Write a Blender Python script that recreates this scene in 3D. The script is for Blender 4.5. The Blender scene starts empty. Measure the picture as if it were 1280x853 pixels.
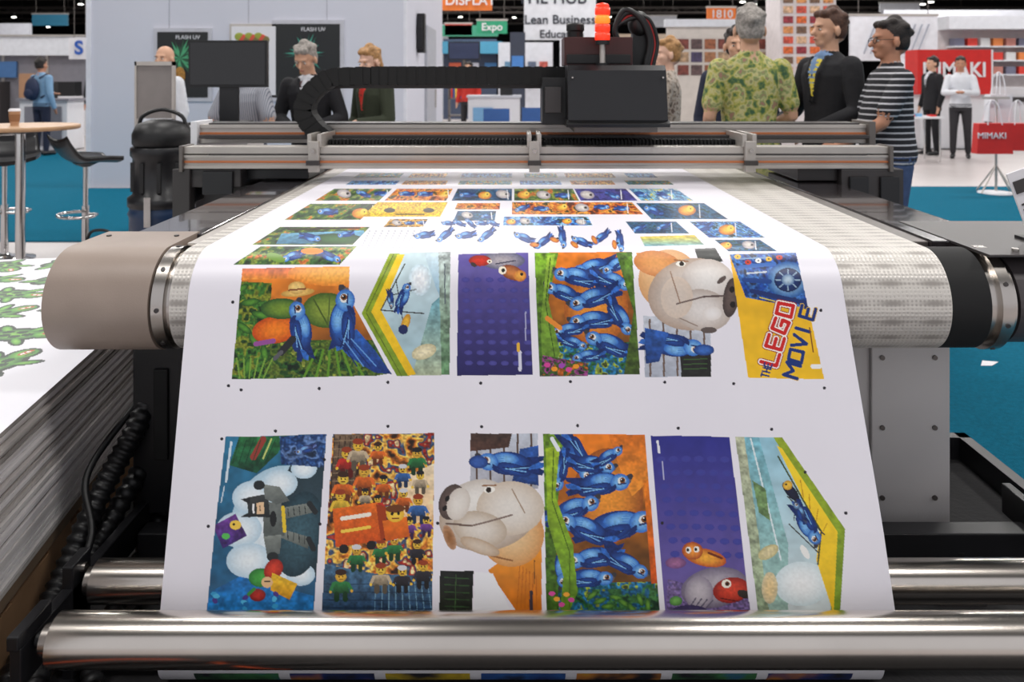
import bpy, math, random
import numpy as np
from mathutils import Vector, Matrix, kdtree
random.seed(7); np.random.seed(7)
sc=bpy.context.scene
try: sc.view_settings.view_transform='Standard'
except Exception: pass
CH=1.4
def P(px,py,D):   # photo measurement -> metres at distance D
    return Vector(((px-643)*D/1000.0, D, CH-(py-97)*D/1000.0))
def s2l(c):
    c=np.asarray(c,dtype=float)/255.0
    return np.where(c<=0.04045,c/12.92,((c+0.055)/1.055)**2.4)
# ---------------------------------------------------------------- materials
MATS={}
def mat(name,col,rough=.5,metal=0.,var=.06,scale=8.,bump=0.,bscale=60.,emit=0.,coat=0.,spec=.5):
    if name in MATS: return MATS[name]
    m=bpy.data.materials.new(name); m.use_nodes=True
    nt=m.node_tree; b=nt.nodes['Principled BSDF']
    L=s2l(col)
    tc=nt.nodes.new('ShaderNodeTexCoord')
    n=nt.nodes.new('ShaderNodeTexNoise'); n.inputs['Scale'].default_value=scale; n.inputs['Detail'].default_value=4
    nt.links.new(tc.outputs['Object'],n.inputs['Vector'])
    r=nt.nodes.new('ShaderNodeValToRGB')
    r.color_ramp.elements[0].position=.3; r.color_ramp.elements[1].position=.7
    r.color_ramp.elements[0].color=(*[max(0,x*(1-var)) for x in L],1)
    r.color_ramp.elements[1].color=(*[min(1,x*(1+var)) for x in L],1)
    nt.links.new(n.outputs['Fac'],r.inputs['Fac']); nt.links.new(r.outputs['Color'],b.inputs['Base Color'])
    b.inputs['Roughness'].default_value=rough; b.inputs['Metallic'].default_value=metal
    b.inputs['Specular IOR Level'].default_value=spec
    b.inputs['Coat Weight'].default_value=coat
    if emit>0:
        nt.links.new(r.outputs['Color'],b.inputs['Emission Color']); b.inputs['Emission Strength'].default_value=emit
    if bump>0:
        n2=nt.nodes.new('ShaderNodeTexNoise'); n2.inputs['Scale'].default_value=bscale
        nt.links.new(tc.outputs['Object'],n2.inputs['Vector'])
        bp=nt.nodes.new('ShaderNodeBump'); bp.inputs['Strength'].default_value=bump; bp.inputs['Distance'].default_value=.01
        nt.links.new(n2.outputs['Fac'],bp.inputs['Height']); nt.links.new(bp.outputs['Normal'],b.inputs['Normal'])
    MATS[name]=m; return m
def stripe_mat(name,c1,c2,freq,axis='Z',rough=.6,pos=.5,metal=0.):
    m=bpy.data.materials.new(name); m.use_nodes=True; nt=m.node_tree; b=nt.nodes['Principled BSDF']
    tc=nt.nodes.new('ShaderNodeTexCoord'); w=nt.nodes.new('ShaderNodeTexWave'); w.wave_type='BANDS'; w.bands_direction=axis
    w.inputs['Scale'].default_value=freq; w.inputs['Distortion'].default_value=.4
    nt.links.new(tc.outputs['Object'],w.inputs['Vector'])
    r=nt.nodes.new('ShaderNodeValToRGB'); r.color_ramp.interpolation='CONSTANT'
    r.color_ramp.elements[0].color=(*s2l(c1),1); r.color_ramp.elements[1].position=pos; r.color_ramp.elements[1].color=(*s2l(c2),1)
    nt.links.new(w.outputs['Fac'],r.inputs['Fac']); nt.links.new(r.outputs['Color'],b.inputs['Base Color'])
    b.inputs['Roughness'].default_value=rough; b.inputs['Metallic'].default_value=metal
    MATS[name]=m; return m
def patch_mat(name,cols,scale,rough=.7):
    m=bpy.data.materials.new(name); m.use_nodes=True; nt=m.node_tree; b=nt.nodes['Principled BSDF']
    tc=nt.nodes.new('ShaderNodeTexCoord'); n=nt.nodes.new('ShaderNodeTexNoise'); n.inputs['Scale'].default_value=scale; n.inputs['Detail'].default_value=2
    nt.links.new(tc.outputs['Object'],n.inputs['Vector'])
    r=nt.nodes.new('ShaderNodeValToRGB')
    e=r.color_ramp.elements
    k=len(cols)
    while len(e)<k: e.new(.5)
    for i,c in enumerate(cols):
        e[i].position=.32+.36*i/(k-1); e[i].color=(*s2l(c),1)
    nt.links.new(n.outputs['Fac'],r.inputs['Fac']); nt.links.new(r.outputs['Color'],b.inputs['Base Color'])
    b.inputs['Roughness'].default_value=rough; MATS[name]=m; return m
BLK=mat('black_plastic',(18,18,20),.45)
BLKS=mat('black_satin',(27,27,30),.35)
RUB=mat('black_rubber',(14,14,15),.75)
STEEL=mat('brushed_steel',(190,184,178),.27,1.,var=.08,scale=3)
CHROME=mat('chrome',(215,213,212),.15,1.,var=.03)
TUBE=mat('polished_tube_steel',(210,203,195),.22,1.,var=.06,scale=4)
ALU=mat('anodised_aluminium',(188,182,176),.38,.5,var=.06)
ALUD=mat('dark_aluminium',(112,106,102),.4,.5)
TAUPE=mat('taupe_powdercoat',(154,138,127),.42,bump=.05,bscale=300)
GREYP=mat('grey_machine_paint',(205,201,200),.45,var=.04,scale=3)
DGREY=mat('dark_grey_paint',(58,54,54),.4)
GLOSSD=mat('polished_dark_stone',(46,42,44),.14,0.,var=.25,scale=25,coat=.6)
ORANGE=mat('orange_strip',(190,112,66),.5)
WHITE=mat('white_laminate',(222,222,226),.5,var=.02)
PAPER=mat('paper_white',(230,228,232),.55,var=.02)
RED=mat('red_plastic',(208,36,32),.45)
# ---------------------------------------------------------------- mesh builder
class B:
    def __init__(s,name):
        s.name=name; s.v=[]; s.f=[]; s.mi=[]; s.sm=[]; s.mats=[]
    def _m(s,m):
        if m not in s.mats: s.mats.append(m)
        return s.mats.index(m)
    def add(s,vs,fs,m,smooth=False):
        o=len(s.v); k=s._m(m)
        s.v+= [tuple(x) for x in vs]
        for f in fs:
            s.f.append(tuple(i+o for i in f)); s.mi.append(k); s.sm.append(smooth)
    def bx(s,x0,x1,y0,y1,z0,z1,m,R=None,c=None):
        vs=[Vector((x,y,z)) for x in(x0,x1) for y in(y0,y1) for z in(z0,z1)]
        if R is not None:
            c=Vector(c) if c is not None else Vector(((x0+x1)/2,(y0+y1)/2,(z0+z1)/2))
            vs=[R@(v-c)+c for v in vs]
        s.add(vs,[(0,1,3,2),(4,6,7,5),(0,4,5,1),(2,3,7,6),(0,2,6,4),(1,5,7,3)],m)
    def cyl(s,p0,p1,r0,m,r1=None,n=28,caps=True):
        s.tube([p0,p1],[r0,r0 if r1 is None else r1],m,n,caps)
    def tube(s,pts,r,m,n=12,caps=True,sy=1.0):
        pts=[Vector(p) for p in pts]
        if not hasattr(r,'__len__'): r=[r]*len(pts)
        t0=(pts[1]-pts[0]).normalized()
        u=t0.orthogonal().normalized(); vs=[]
        for i,p in enumerate(pts):
            if i==0:t=t0
            elif i==len(pts)-1:t=(pts[i]-pts[i-1]).normalized()
            else:t=((pts[i+1]-pts[i]).normalized()+(pts[i]-pts[i-1]).normalized()).normalized()
            u=(u-t*u.dot(t)).normalized(); w=t.cross(u)
            for k in range(n):
                a=2*math.pi*k/n
                vs.append(p+u*math.cos(a)*r[i]+w*math.sin(a)*r[i]*sy)
        fs=[]
        for i in range(len(pts)-1):
            for k in range(n):
                k2=(k+1)%n
                fs.append((i*n+k,i*n+k2,(i+1)*n+k2,(i+1)*n+k))
        s.add(vs,fs,m,True)
        if caps:
            o=len(pts)-1
            s.add(vs[:n],[tuple(reversed(range(n)))],m); s.add(vs[o*n:],[tuple(range(n))],m)
    def lathe(s,c,prof,m,n=32,ax='Z'):
        c=Vector(c); vs=[];fs=[]
        for r,h in prof:
            for k in range(n):
                a=2*math.pi*k/n
                if ax=='Z': vs.append(c+Vector((r*math.cos(a),r*math.sin(a),h)))
                else: vs.append(c+Vector((h,r*math.cos(a),r*math.sin(a))))
        for i in range(len(prof)-1):
            for k in range(n):
                k2=(k+1)%n; fs.append((i*n+k,i*n+k2,(i+1)*n+k2,(i+1)*n+k))
        s.add(vs,fs,m,True)
        s.add(vs[:n],[tuple(reversed(range(n)))],m); s.add(vs[-n:],[tuple(range(n))],m)
    def prism(s,pts,axis,a,b,m,smooth=False):
        def mk(p,t):
            if axis=='X': return (t,p[0],p[1])
            if axis=='Y': return (p[0],t,p[1])
            return (p[0],p[1],t)
        n=len(pts); va=[mk(p,a) for p in pts]; vb=[mk(p,b) for p in pts]
        s.add(va+vb,[(i,(i+1)%n,(i+1)%n+n,i+n) for i in range(n)],m,smooth)
        s.add(va,[tuple(reversed(range(n)))],m); s.add(vb,[tuple(range(n))],m)
    def ell(s,c,r,m,R=None,nu=20,nv=12):
        c=Vector(c); vs=[];fs=[]
        for i in range(nv+1):
            th=math.pi*i/nv
            for k in range(nu):
                a=2*math.pi*k/nu
                v=Vector((r[0]*math.sin(th)*math.cos(a),r[1]*math.sin(th)*math.sin(a),r[2]*math.cos(th)))
                if R is not None: v=R@v
                vs.append(c+v)
        for i in range(nv):
            for k in range(nu):
                k2=(k+1)%nu; fs.append((i*nu+k,(i+1)*nu+k,(i+1)*nu+k2,i*nu+k2))
        s.add(vs,fs,m,True)
    def done(s,parent=None,bevel=0.,local=False):
        v=np.array([tuple(x) for x in s.v])
        mn,mx=v.min(0),v.max(0)
        o=np.array([(mn[0]+mx[0])/2,(mn[1]+mx[1])/2,mn[2]]) if not local else np.zeros(3)
        me=bpy.data.meshes.new(s.name)
        me.from_pydata([tuple(x) for x in (v-o)],[],s.f)
        for m in s.mats: me.materials.append(m)
        me.polygons.foreach_set('material_index',s.mi); me.polygons.foreach_set('use_smooth',s.sm)
        me.update()
        ob=bpy.data.objects.new(s.name,me); sc.collection.objects.link(ob)
        ob.location=tuple(o)
        if parent: put(ob,parent)
        if bevel>0:
            b=ob.modifiers.new('bevel','BEVEL'); b.width=bevel; b.segments=2; b.limit_method='ANGLE'; b.angle_limit=math.radians(50)
        return ob
def put(ob,parent):
    ob.parent=parent; ob.matrix_parent_inverse=Matrix.Translation(parent.location).inverted()
def empty(name,loc=(0,0,0)):
    e=bpy.data.objects.new(name,None); e.empty_display_size=.2; e.location=loc; sc.collection.objects.link(e); return e
def text(body,loc,size,m,parent,rz=0,name='lettering',align='CENTER',bold=.0,sx=1):
    c=bpy.data.curves.new(name,'FONT'); c.body=body; c.size=size; c.extrude=.004; c.align_x=align; c.align_y='CENTER'; c.offset=bold*size
    c.materials.append(m); o=bpy.data.objects.new(name,c); sc.collection.objects.link(o)
    o.location=loc; o.rotation_euler=(math.radians(90),0,rz); o.scale=(sx,1,1)
    put(o,parent); return o
def catmull(pts,k=8):
    pts=[Vector(p) for p in pts]; out=[]
    Q=[pts[0]*2-pts[1]]+pts+[pts[-1]*2-pts[-2]]
    for i in range(1,len(Q)-2):
        a,b,c,d=Q[i-1:i+3]
        for j in range(k):
            t=j/k
            out.append(.5*((2*b)+(c-a)*t+(2*a-5*b+4*c-d)*t*t+(3*b-a-3*c+d)*t**3))
    out.append(pts[-1]); return out
# ---------------------------------------------------------------- camera
cam=bpy.data.cameras.new('camera'); co=bpy.data.objects.new('camera',cam); sc.collection.objects.link(co)
co.location=(0,0,CH); co.rotation_euler=(math.radians(90),0,0)
cam.sensor_width=36; cam.lens=28.125; cam.shift_x=-3/1280; cam.shift_y=-329.5/1280; cam.clip_end=200
cam.dof.use_dof=True; cam.dof.focus_distance=2.1; cam.dof.aperture_fstop=4.5
sc.camera=co
# ---------------------------------------------------------------- hall shell
FLOOR=mat('concrete_floor',(184,177,176),.35,var=.05,scale=1.5)
TEAL=mat('teal_carpet',(12,98,124),.95,var=.14,scale=60,bump=.4,bscale=400,spec=.1)
HALLD=mat('hall_dark',(24,23,26),.9)
b=B('floor'); b.bx(-40,40,-4,62,-.1,0,FLOOR); b.done()
b=B('ceiling'); b.bx(-40,40,-4,62,6.4,6.5,HALLD); b.done()
b=B('wall_back'); b.bx(-40,40,61.8,62,0,6.4,HALLD); b.done()
b=B('wall_left'); b.bx(-40.2,-40,-4,62,0,6.4,mat('hall_side',(90,88,92),.9)); b.done()
b=B('wall_right'); b.bx(40,40.2,-4,62,0,6.4,mat('hall_side',(90,88,92),.9)); b.done()
b=B('teal_carpet'); b.bx(-9.5,-1.75,6.8,10.05,.0,.012,TEAL); b.done()
b=B('teal_carpet'); b.bx(-9.5,-5.45,10.05,15,.0,.012,TEAL); b.done()
b=B('teal_carpet'); b.bx(1.68,9.,1.2,10.2,.0,.012,TEAL); b.done()
b=B('black_floor_mat'); b.bx(-1.9,1.66,1.15,4.6,0,.01,mat('mat_black',(26,25,27),.8,bump=.3)); b.bx(1.62,1.66,1.2,2.95,.01,.09,BLKS); b.bx(1.3,1.66,2.91,2.95,.01,.09,BLKS); b.done()
LAMP=mat('lamp_glow',(255,250,240),.5,emit=12)
for i in range(7):     # roof trusses with spot lamps
    y=[30,34,38,43,47,52,57][i]
    b=B('lighting_truss'); zt=6.3; zb=5.1-.25*(i%2)+.02*i
    for yy,zz in((y-.15,zb),(y+.15,zb),(y,zb+.28)): b.cyl((-34,yy,zz),(34,yy,zz),.035,ALUD,n=6)
    for k in range(-34,34,1):
        b.cyl((k,y-.15,zb),(k+.5,y,zb+.28),.015,ALUD,n=5); b.cyl((k+.5,y,zb+.28),(k+1,y+.15,zb),.015,ALUD,n=5)
    for k in range(-32,33,8):
        b.cyl((k,y,zb+.28),(k,y,6.4),.012,ALUD,n=5)
        kk=k+1.7*(i%4)
        b.cyl((kk,y,zb-.25),(kk,y,zb),.13,BLK,n=12); b.cyl((kk,y,zb-.27),(kk,y,zb-.25),.11,LAMP,n=12)
    b.done()
# ================================================================= PRINTER
PR=empty('wide_format_printer',(0.1,3.2,0))
RY,RZ,RR=2.12,.82,.13
BELT=bpy.data.materials.new('textured_belt'); BELT.use_nodes=True
nt=BELT.node_tree; pb=nt.nodes['Principled BSDF']; pb.inputs['Roughness'].default_value=.38; pb.inputs['Metallic'].default_value=.15
tc=nt.nodes.new('ShaderNodeUVMap'); 
vo=nt.nodes.new('ShaderNodeTexVoronoi'); vo.inputs['Scale'].default_value=95; vo.inputs['Randomness'].default_value=.12
wv=nt.nodes.new('ShaderNodeTexWave'); wv.bands_direction='Y'; wv.inputs['Scale'].default_value=6.5; wv.inputs['Distortion'].default_value=.0
wv2=nt.nodes.new('ShaderNodeTexWave'); wv2.bands_direction='X'; wv2.inputs['Scale'].default_value=3; wv2.inputs['Distortion'].default_value=.3
for w in (vo,wv,wv2): nt.links.new(tc.outputs['UV'],w.inputs['Vector'])
rp=nt.nodes.new('ShaderNodeValToRGB'); rp.color_ramp.elements[0].color=(*s2l((160,154,148)),1); rp.color_ramp.elements[1].color=(*s2l((212,207,200)),1)
rp.color_ramp.elements[0].position=.02; rp.color_ramp.elements[1].position=.35
mx=nt.nodes.new('ShaderNodeMath'); mx.operation='MULTIPLY_ADD'; mx.inputs[1].default_value=.3
nt.links.new(wv2.outputs['Fac'],mx.inputs[0]); nt.links.new(wv.outputs['Fac'],mx.inputs[2])
mm=nt.nodes.new('ShaderNodeMath'); mm.operation='MULTIPLY'; 
rv=nt.nodes.new('ShaderNodeMapRange'); rv.inputs[1].default_value=.0; rv.inputs[2].default_value=.5
nt.links.new(vo.outputs['Distance'],rv.inputs[0]); nt.links.new(rv.outputs[0],mm.inputs[0]); nt.links.new(mx.outputs[0],mm.inputs[1])
nt.links.new(mm.outputs[0],rp.inputs['Fac']); nt.links.new(rp.outputs['Color'],pb.inputs['Base Color'])
bp=nt.nodes.new('ShaderNodeBump'); bp.inputs['Strength'].default_value=.4; bp.inputs['Distance'].default_value=.003
nt.links.new(mm.outputs[0],bp.inputs['Height']); nt.links.new(bp.outputs['Normal'],pb.inputs['Normal'])
path=[(4.35,.95)]+[(4.35-(4.35-RY)*i/12,.95) for i in range(1,13)]
for i in range(1,41):
    a=math.pi/2+math.pi*1.0*i/40
    path.append((RY+RR*math.cos(a),RZ+RR*math.sin(a)))
path+= [(2.6,.69)]
x0,x1=-.86,1.09
vs=[];fs=[];s=0;ss=[]
for i,p in enumerate(path):
    if i: s+=math.dist(p,path[i-1])
    ss.append(s); vs+=[(x0,p[0],p[1]),(x1,p[0],p[1])]
fs=[(2*i,2*i+2,2*i+3,2*i+1) for i in range(len(path)-1)]
me=bpy.data.meshes.new('conveyor_belt'); me.from_pydata(vs,[],fs); me.materials.append(BELT)
uv=me.uv_layers.new(name='UVMap')
for p in me.polygons:
    p.use_smooth=True
    for li in p.loop_indices:
        vi=me.loops[li].vertex_index; uv.data[li].uv=(vs[vi][0],ss[vi//2])
ob=bpy.data.objects.new('conveyor_belt',me); sc.collection.objects.link(ob); put(ob,PR)
b=B('front_roller')
b.cyl((-.9,RY,RZ),(1.26,RY,RZ),RR-.012,STEEL,n=64)
for a0,a1,r in((-.905,-.875,RR+.002),(-.87,-.84,RR-.008)): b.cyl((a0,RY,RZ),(a1,RY,RZ),r,STEEL,n=64)
b.cyl((-.84,RY,RZ),(-.8,RY,RZ),RR-.004,STEEL,n=64)
b.cyl((1.088,RY,RZ),(1.19,RY,RZ),RR-.001,RUB,n=64)
b.cyl((1.19,RY,RZ),(1.215,RY,RZ),RR-.01,STEEL,n=64); b.cyl((1.215,RY,RZ),(1.245,RY,RZ),RR+.003,STEEL,n=64)
b.cyl((1.25,RY,RZ),(1.262,RY,RZ),RR-.02,BLK,n=64)
for k in range(8):
    a=2*math.pi*k/8
    b.cyl((-.89,RY+(RR+.001)*math.cos(a),RZ+(RR+.001)*math.sin(a)),(-.89,RY+(RR+.004)*math.cos(a),RZ+(RR+.004)*math.sin(a)),.006,DGREY,n=10)
    b.cyl((1.23,RY+(RR+.002)*math.cos(a+.3),RZ+(RR+.002)*math.sin(a+.3)),(1.23,RY+(RR+.005)*math.cos(a+.3),RZ+(RR+.005)*math.sin(a+.3)),.006,DGREY,n=10)
b.done(PR)
b=B('roller_end_cover')
pf=[(RY+(RR+.004)*math.cos(a),RZ+(RR+.004)*math.sin(a)) for a in [math.pi/2+math.pi*i/24 for i in range(25)]]+[(2.32,RZ-RR),(2.32,RZ+RR+.004)]
b.prism(pf,'X',-1.175,-.912,TAUPE,True)
b.prism([(RY+(y-RY)*.8,RZ+(z-RZ)*.8) for y,z in pf[:25]]+[(2.3,RZ-.1),(2.3,RZ+.1)],'X',-1.19,-1.175,TAUPE)
b.cyl((-1.215,2.1,.84),(-1.19,2.1,.84),.022,mat('orange_knob',(214,90,40),.45),n=20)
for yy,zz in((2.27,.93),(2.06,.86)): b.cyl((-.912,yy,zz),(-.9085,yy,zz),.007,DGREY,n=12)
for xx in(-1.14,-.95): b.cyl((xx,2.25,.953),(xx,2.25,.957),.007,DGREY,n=12)
b.done(PR,bevel=.003)
b=B('roller_bearing_bracket')
pf=[(RY+(.115)*math.cos(a),RZ+.115*math.sin(a)) for a in [math.pi/2+math.pi*i/20 for i in range(21)]]+[(2.5,RZ-.115),(2.5,.94),(2.2,.94)]
b.prism(pf,'X',1.27,1.62,mat('bracket_grey',(70,65,66),.4))
b.prism([(2.02,.945),(2.5,.945),(2.5,.952),(2.02,.952)],'X',1.2,1.62,DGREY)
for xx in(1.29,1.36): b.cyl((xx,2.06,.952),(xx,2.06,.96),.009,STEEL,n=12)
b.cyl((1.31,2.0,.8),(1.31,1.985,.8),.018,BLK)
b.done(PR,bevel=.003)
b=B('bed_side_rails')
b.bx(-1.1,-.9,2.3,4.5,.8,.95,GLOSSD); b.bx(-.9,-.865,2.2,4.5,.82,.945,ALU)
b.bx(1.15,1.37,2.2,4.5,.8,.95,GLOSSD); b.bx(1.095,1.15,2.22,4.5,.82,.945,ALUD)
b.bx(-.86,1.09,2.35,4.35,.8,.945,ALUD)
b.done(PR,bevel=.003)
b=B('machine_body')
b.bx(-.9,1.25,2.3,4.3,.12,.78,GREYP)
b.bx(1.02,1.245,2.285,2.3,.12,.68,GREYP)
b.bx(-1.05,-.84,2.2,2.3,.2,.7,BLKS)
b.bx(-.99,-.95,2.19,2.2,.35,.6,RUB); 
for z in(.3,.45,.62): b.cyl((-.9,2.19,z),(-.9,2.2,z),.012,ALUD,n=12)
for z in(.2,.4,.6): b.cyl((1.2,2.28,z),(1.2,2.285,z),.007,ALUD,n=12); b.cyl((1.05,2.28,z),(1.05,2.285,z),.007,ALUD,n=12)
for x in(-.8,0,1.15):
    for y in(2.42,4.1):
        b.cyl((x,y,.01),(x,y,.04),.05,DGREY); b.cyl((x,y,.04),(x,y,.12),.018,STEEL)
b.done(PR,bevel=.004)
# gantry ------------------------------------------------------------
b=B('gantry_beam')
GY=3.4
def rail(x0,x1,y0,y1,z0,z1,m,mg):
    h=z1-z0
    b.bx(x0,x1,y0+.008,y1,z0,z1,m)
    b.bx(x0,x1,y0,y0+.008,z0,z0+h*.22,m); b.bx(x0,x1,y0,y0+.008,z1-h*.2,z1,m)
    b.bx(x0,x1,y0+.002,y0+.008,z0+h*.42,z0+h*.58,mg)
rail(-1.412,1.598,GY,GY+.10,1.012,1.07,ALU,ORANGE)
b.bx(-1.412,1.598,GY+.005,GY+.10,1.075,1.105,ALU)
b.bx(-1.3,1.5,GY-.002,GY+.02,1.07,1.075,DGREY)
rail(-1.45,1.62,3.66,3.80,1.10,1.185,ALU,ORANGE)
b.bx(-1.42,1.6,3.60,3.66,1.125,1.14,DGREY)
b.bx(-1.4,1.58,3.66,3.8,1.185,1.192,DGREY)
b.bx(-1.47,-1.44,3.63,3.82,1.09,1.20,WHITE); b.bx(1.61,1.64,3.63,3.82,1.09,1.20,ALUD)
b.bx(-1.42,-1.405,3.385,3.51,1.0,1.11,ALUD); b.bx(1.59,1.605,3.385,3.51,1.0,1.11,ALUD)
b.bx(-1.4,1.58,3.5,3.66,1.06,1.085,DGREY)
for px in(392,668,938):
    x=(px-643)*3.38/1000
    b.bx(x-.022,x+.022,3.375,3.40,1.0,1.13,ALU); b.bx(x-.03,x-.012,3.39,3.66,1.105,1.16,ALU); b.bx(x+.012,x+.03,3.39,3.66,1.105,1.16,ALU)
    b.bx(x-.028,x+.028,3.36,3.38,1.03,1.05,DGREY); b.cyl((x,3.37,1.09),(x,3.36,1.09),.01,STEEL,n=12)
b.done(PR,bevel=.0015)
b=B('cable_chain_in_trough')
for i in range(118):
    x=-.86+i*.0158
    b.bx(x,x+.009,3.5,3.6,1.085,1.128,RUB)
b.bx(-.86,1.0,3.52,3.58,1.088,1.118,BLK)
b.done(PR)
b=B('gantry_legs')
b.bx(-1.455,-1.17,3.42,3.85,.93,1.01,DGREY); b.bx(-1.36,-1.14,3.5,3.85,.0,.93,DGREY)
b.bx(-1.455,-1.38,3.40,3.46,.80,1.01,DGREY); b.bx(-1.455,-1.38,3.46,3.85,.86,.93,BLKS)
b.bx(-1.33,-1.2,3.405,3.42,.9,1.0,BLKS)
b.bx(1.39,1.655,3.4,3.85,.0,1.01,DGREY); b.bx(1.22,1.39,3.44,3.85,.955,1.01,DGREY)
b.bx(1.42,1.5,3.385,3.4,.85,.98,BLKS); b.bx(1.55,1.63,3.385,3.4,.6,.98,BLKS)
b.bx(-1.2,-.9,3.5,3.8,.955,1.0,BLKS)
b.done(PR,bevel=.004)
b=B('cable_chain')
pts=catmull([(.28,3.6,1.408),(-.3,3.6,1.409),(-.76,3.6,1.405),(-.86,3.6,1.375),(-.925,3.6,1.31),(-.94,3.6,1.24),(-.90,3.6,1.175),(-.86,3.6,1.14)],24)
acc=0; last=pts[0]; k=0
for i in range(1,len(pts)):
    acc+=(pts[i]-last).length; last=pts[i]
    if acc>.019:
        acc=0; t=(pts[i]-pts[i-1]).normalized(); ang=math.atan2(t.z,t.x)
        R=Matrix.Rotation(-ang,3,'Y'); c=pts[i]
        hh=.038 if k%2 else .041
        b.bx(c.x-.0165,c.x+.0165,c.y-.05+.002*(k%2),c.y+.05,c.z-hh,c.z+hh,RUB,R=R); k+=1
b.bx(-.9,.25,3.655,3.67,1.35,1.37,DGREY)
b.done(PR)
b=B('print_carriage')
b.prism([(3.3,1.2),(3.29,1.225),(3.33,1.43),(3.36,1.452),(3.66,1.452),(3.7,1.2)],'X',.222,.632,BLKS)
b.prism([(3.28,1.195),(3.275,1.21),(3.30,1.225),(3.72,1.225),(3.72,1.195)],'X',.215,.639,BLK)
b.bx(.235,.62,3.31,3.33,1.195,1.2,ALUD)
b.bx(.12,.222,3.42,3.72,1.2,1.40,BLK); b.bx(.13,.2,3.40,3.42,1.25,1.36,DGREY)
b.bx(.25,.6,3.35,3.65,1.17,1.195,ALUD)
for x in(.24,.614): 
    for z in(1.25,1.4): b.cyl((x,3.33,z),(x,3.30,z),.004,STEEL,n=8)
MAR=mat('maroon_housing',(62,26,25),.45)
b.bx(.215,.51,3.45,3.66,1.452,1.575,MAR); b.bx(.225,.50,3.44,3.45,1.46,1.50,BLK)
b.lathe((.27,3.55,1.575),[(.035,0),(.035,.03),(.04,.032),(.04,.06),(.03,.066)],BLK)
b.done(PR,bevel=.004)
SR=mat('signal_red',(238,52,26),.3,emit=1.0); 
b=B('stack_light')
x,y=.374,3.40
b.cyl((x,y,1.452),(x,y,1.462),.028,BLK); b.cyl((x,y,1.46),(x,y,1.545),.012,ALU); b.cyl((x,y,1.54),(x,y,1.558),.03,BLK)
for i in range(4):
    b.lathe((x,y,1.558+i*.036),[(.026,0),(.032,.002),(.032,.031),(.026,.034)],SR if i!=2 else mat('signal_orange',(244,130,40),.3,emit=1.0))
b.lathe((x,y,1.702),[(.026,0),(.029,.004),(.022,.012),(.004,.016)],SR)
b.done(PR)
b=B('ink_hoses')
for i,(c,r) in enumerate([(BLK,.013),(BLK,.011),(mat('red_cable',(150,30,28),.5),.006),(BLK,.009)]):
    o=i*.012
    b.tube(catmull([(.58+o,3.55,1.45),(.60+o,3.56,1.56),(.56+o,3.55,1.66),(.49+o,3.56,1.70-o),(.45,3.57,1.62),(.46,3.57,1.57)],8),r,c,n=10)
b.ell((.56,3.6,1.64),(.05,.05,.06),BLK); b.bx(.53,.62,3.58,3.64,1.45,1.6,BLK)
b.done(PR)
# take-up rollers -----------------------------------------------------
b=B('takeup_rollers')
b.cyl((-.96,1.68,.219),(1.36,1.68,.219),.052,TUBE,n=64)
b.cyl((-.985,1.68,.219),(-.96,1.68,.219),.03,STEEL,n=32); b.cyl((-1.0,1.68,.219),(-.985,1.68,.219),.016,BLK)
b.cyl((-.97,1.86,.229),(1.42,1.86,.229),.047,TUBE,n=64)
b.cyl((-.99,1.86,.229),(-.97,1.86,.229),.03,STEEL,n=32)
b.done(PR)
b=B('takeup_brackets')
for x in(-1.03,1.40):
    b.bx(x,x+.025,1.63,2.3,.15,.235,BLKS); b.bx(x,x+.025,1.82,1.9,.01,.285,BLKS); b.bx(x-.03,x+.05,1.6,2.2,.01,.03,BLKS)
    b.bx(x,x+.025,1.62,1.74,.235,.265,BLKS); b.cyl((x-.01,1.86,.26),(x+.035,1.86,.26),.012,STEEL,n=12)
b.bx(-1.0,1.38,2.12,2.18,.12,.19,BLKS)
b.done(PR,bevel=.003)
b=B('lower_paper_roll')
b.cyl((-.8,1.86,.085),(.83,1.86,.085),.068,PAPER,n=48)
b.cyl((-.95,1.86,.085),(1.3,1.86,.085),.02,ALUD)
pal=[(40,90,160),(190,120,50),(60,120,70),(30,50,110),(200,170,40)]
for i in range(5):
    patch_mat('rollprint%d'%i,[pal[i],pal[(i+2)%5],(30,30,40)],12)
for i in range(7):
    x=-.72+i*.215
    for a in range(0,60,10):
        a0=math.radians(200+a); a1=math.radians(210+a)
        q=[(x,1.86+.0685*math.cos(a0),.085+.0685*math.sin(a0)),(x+.19,1.86+.0685*math.cos(a0),.085+.0685*math.sin(a0)),(x+.19,1.86+.0685*math.cos(a1),.085+.0685*math.sin(a1)),(x,1.86+.0685*math.cos(a1),.085+.0685*math.sin(a1))]
        b.add(q,[(0,1,2,3)],MATS['rollprint%d'%(i%5)])
b.done(PR)
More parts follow.
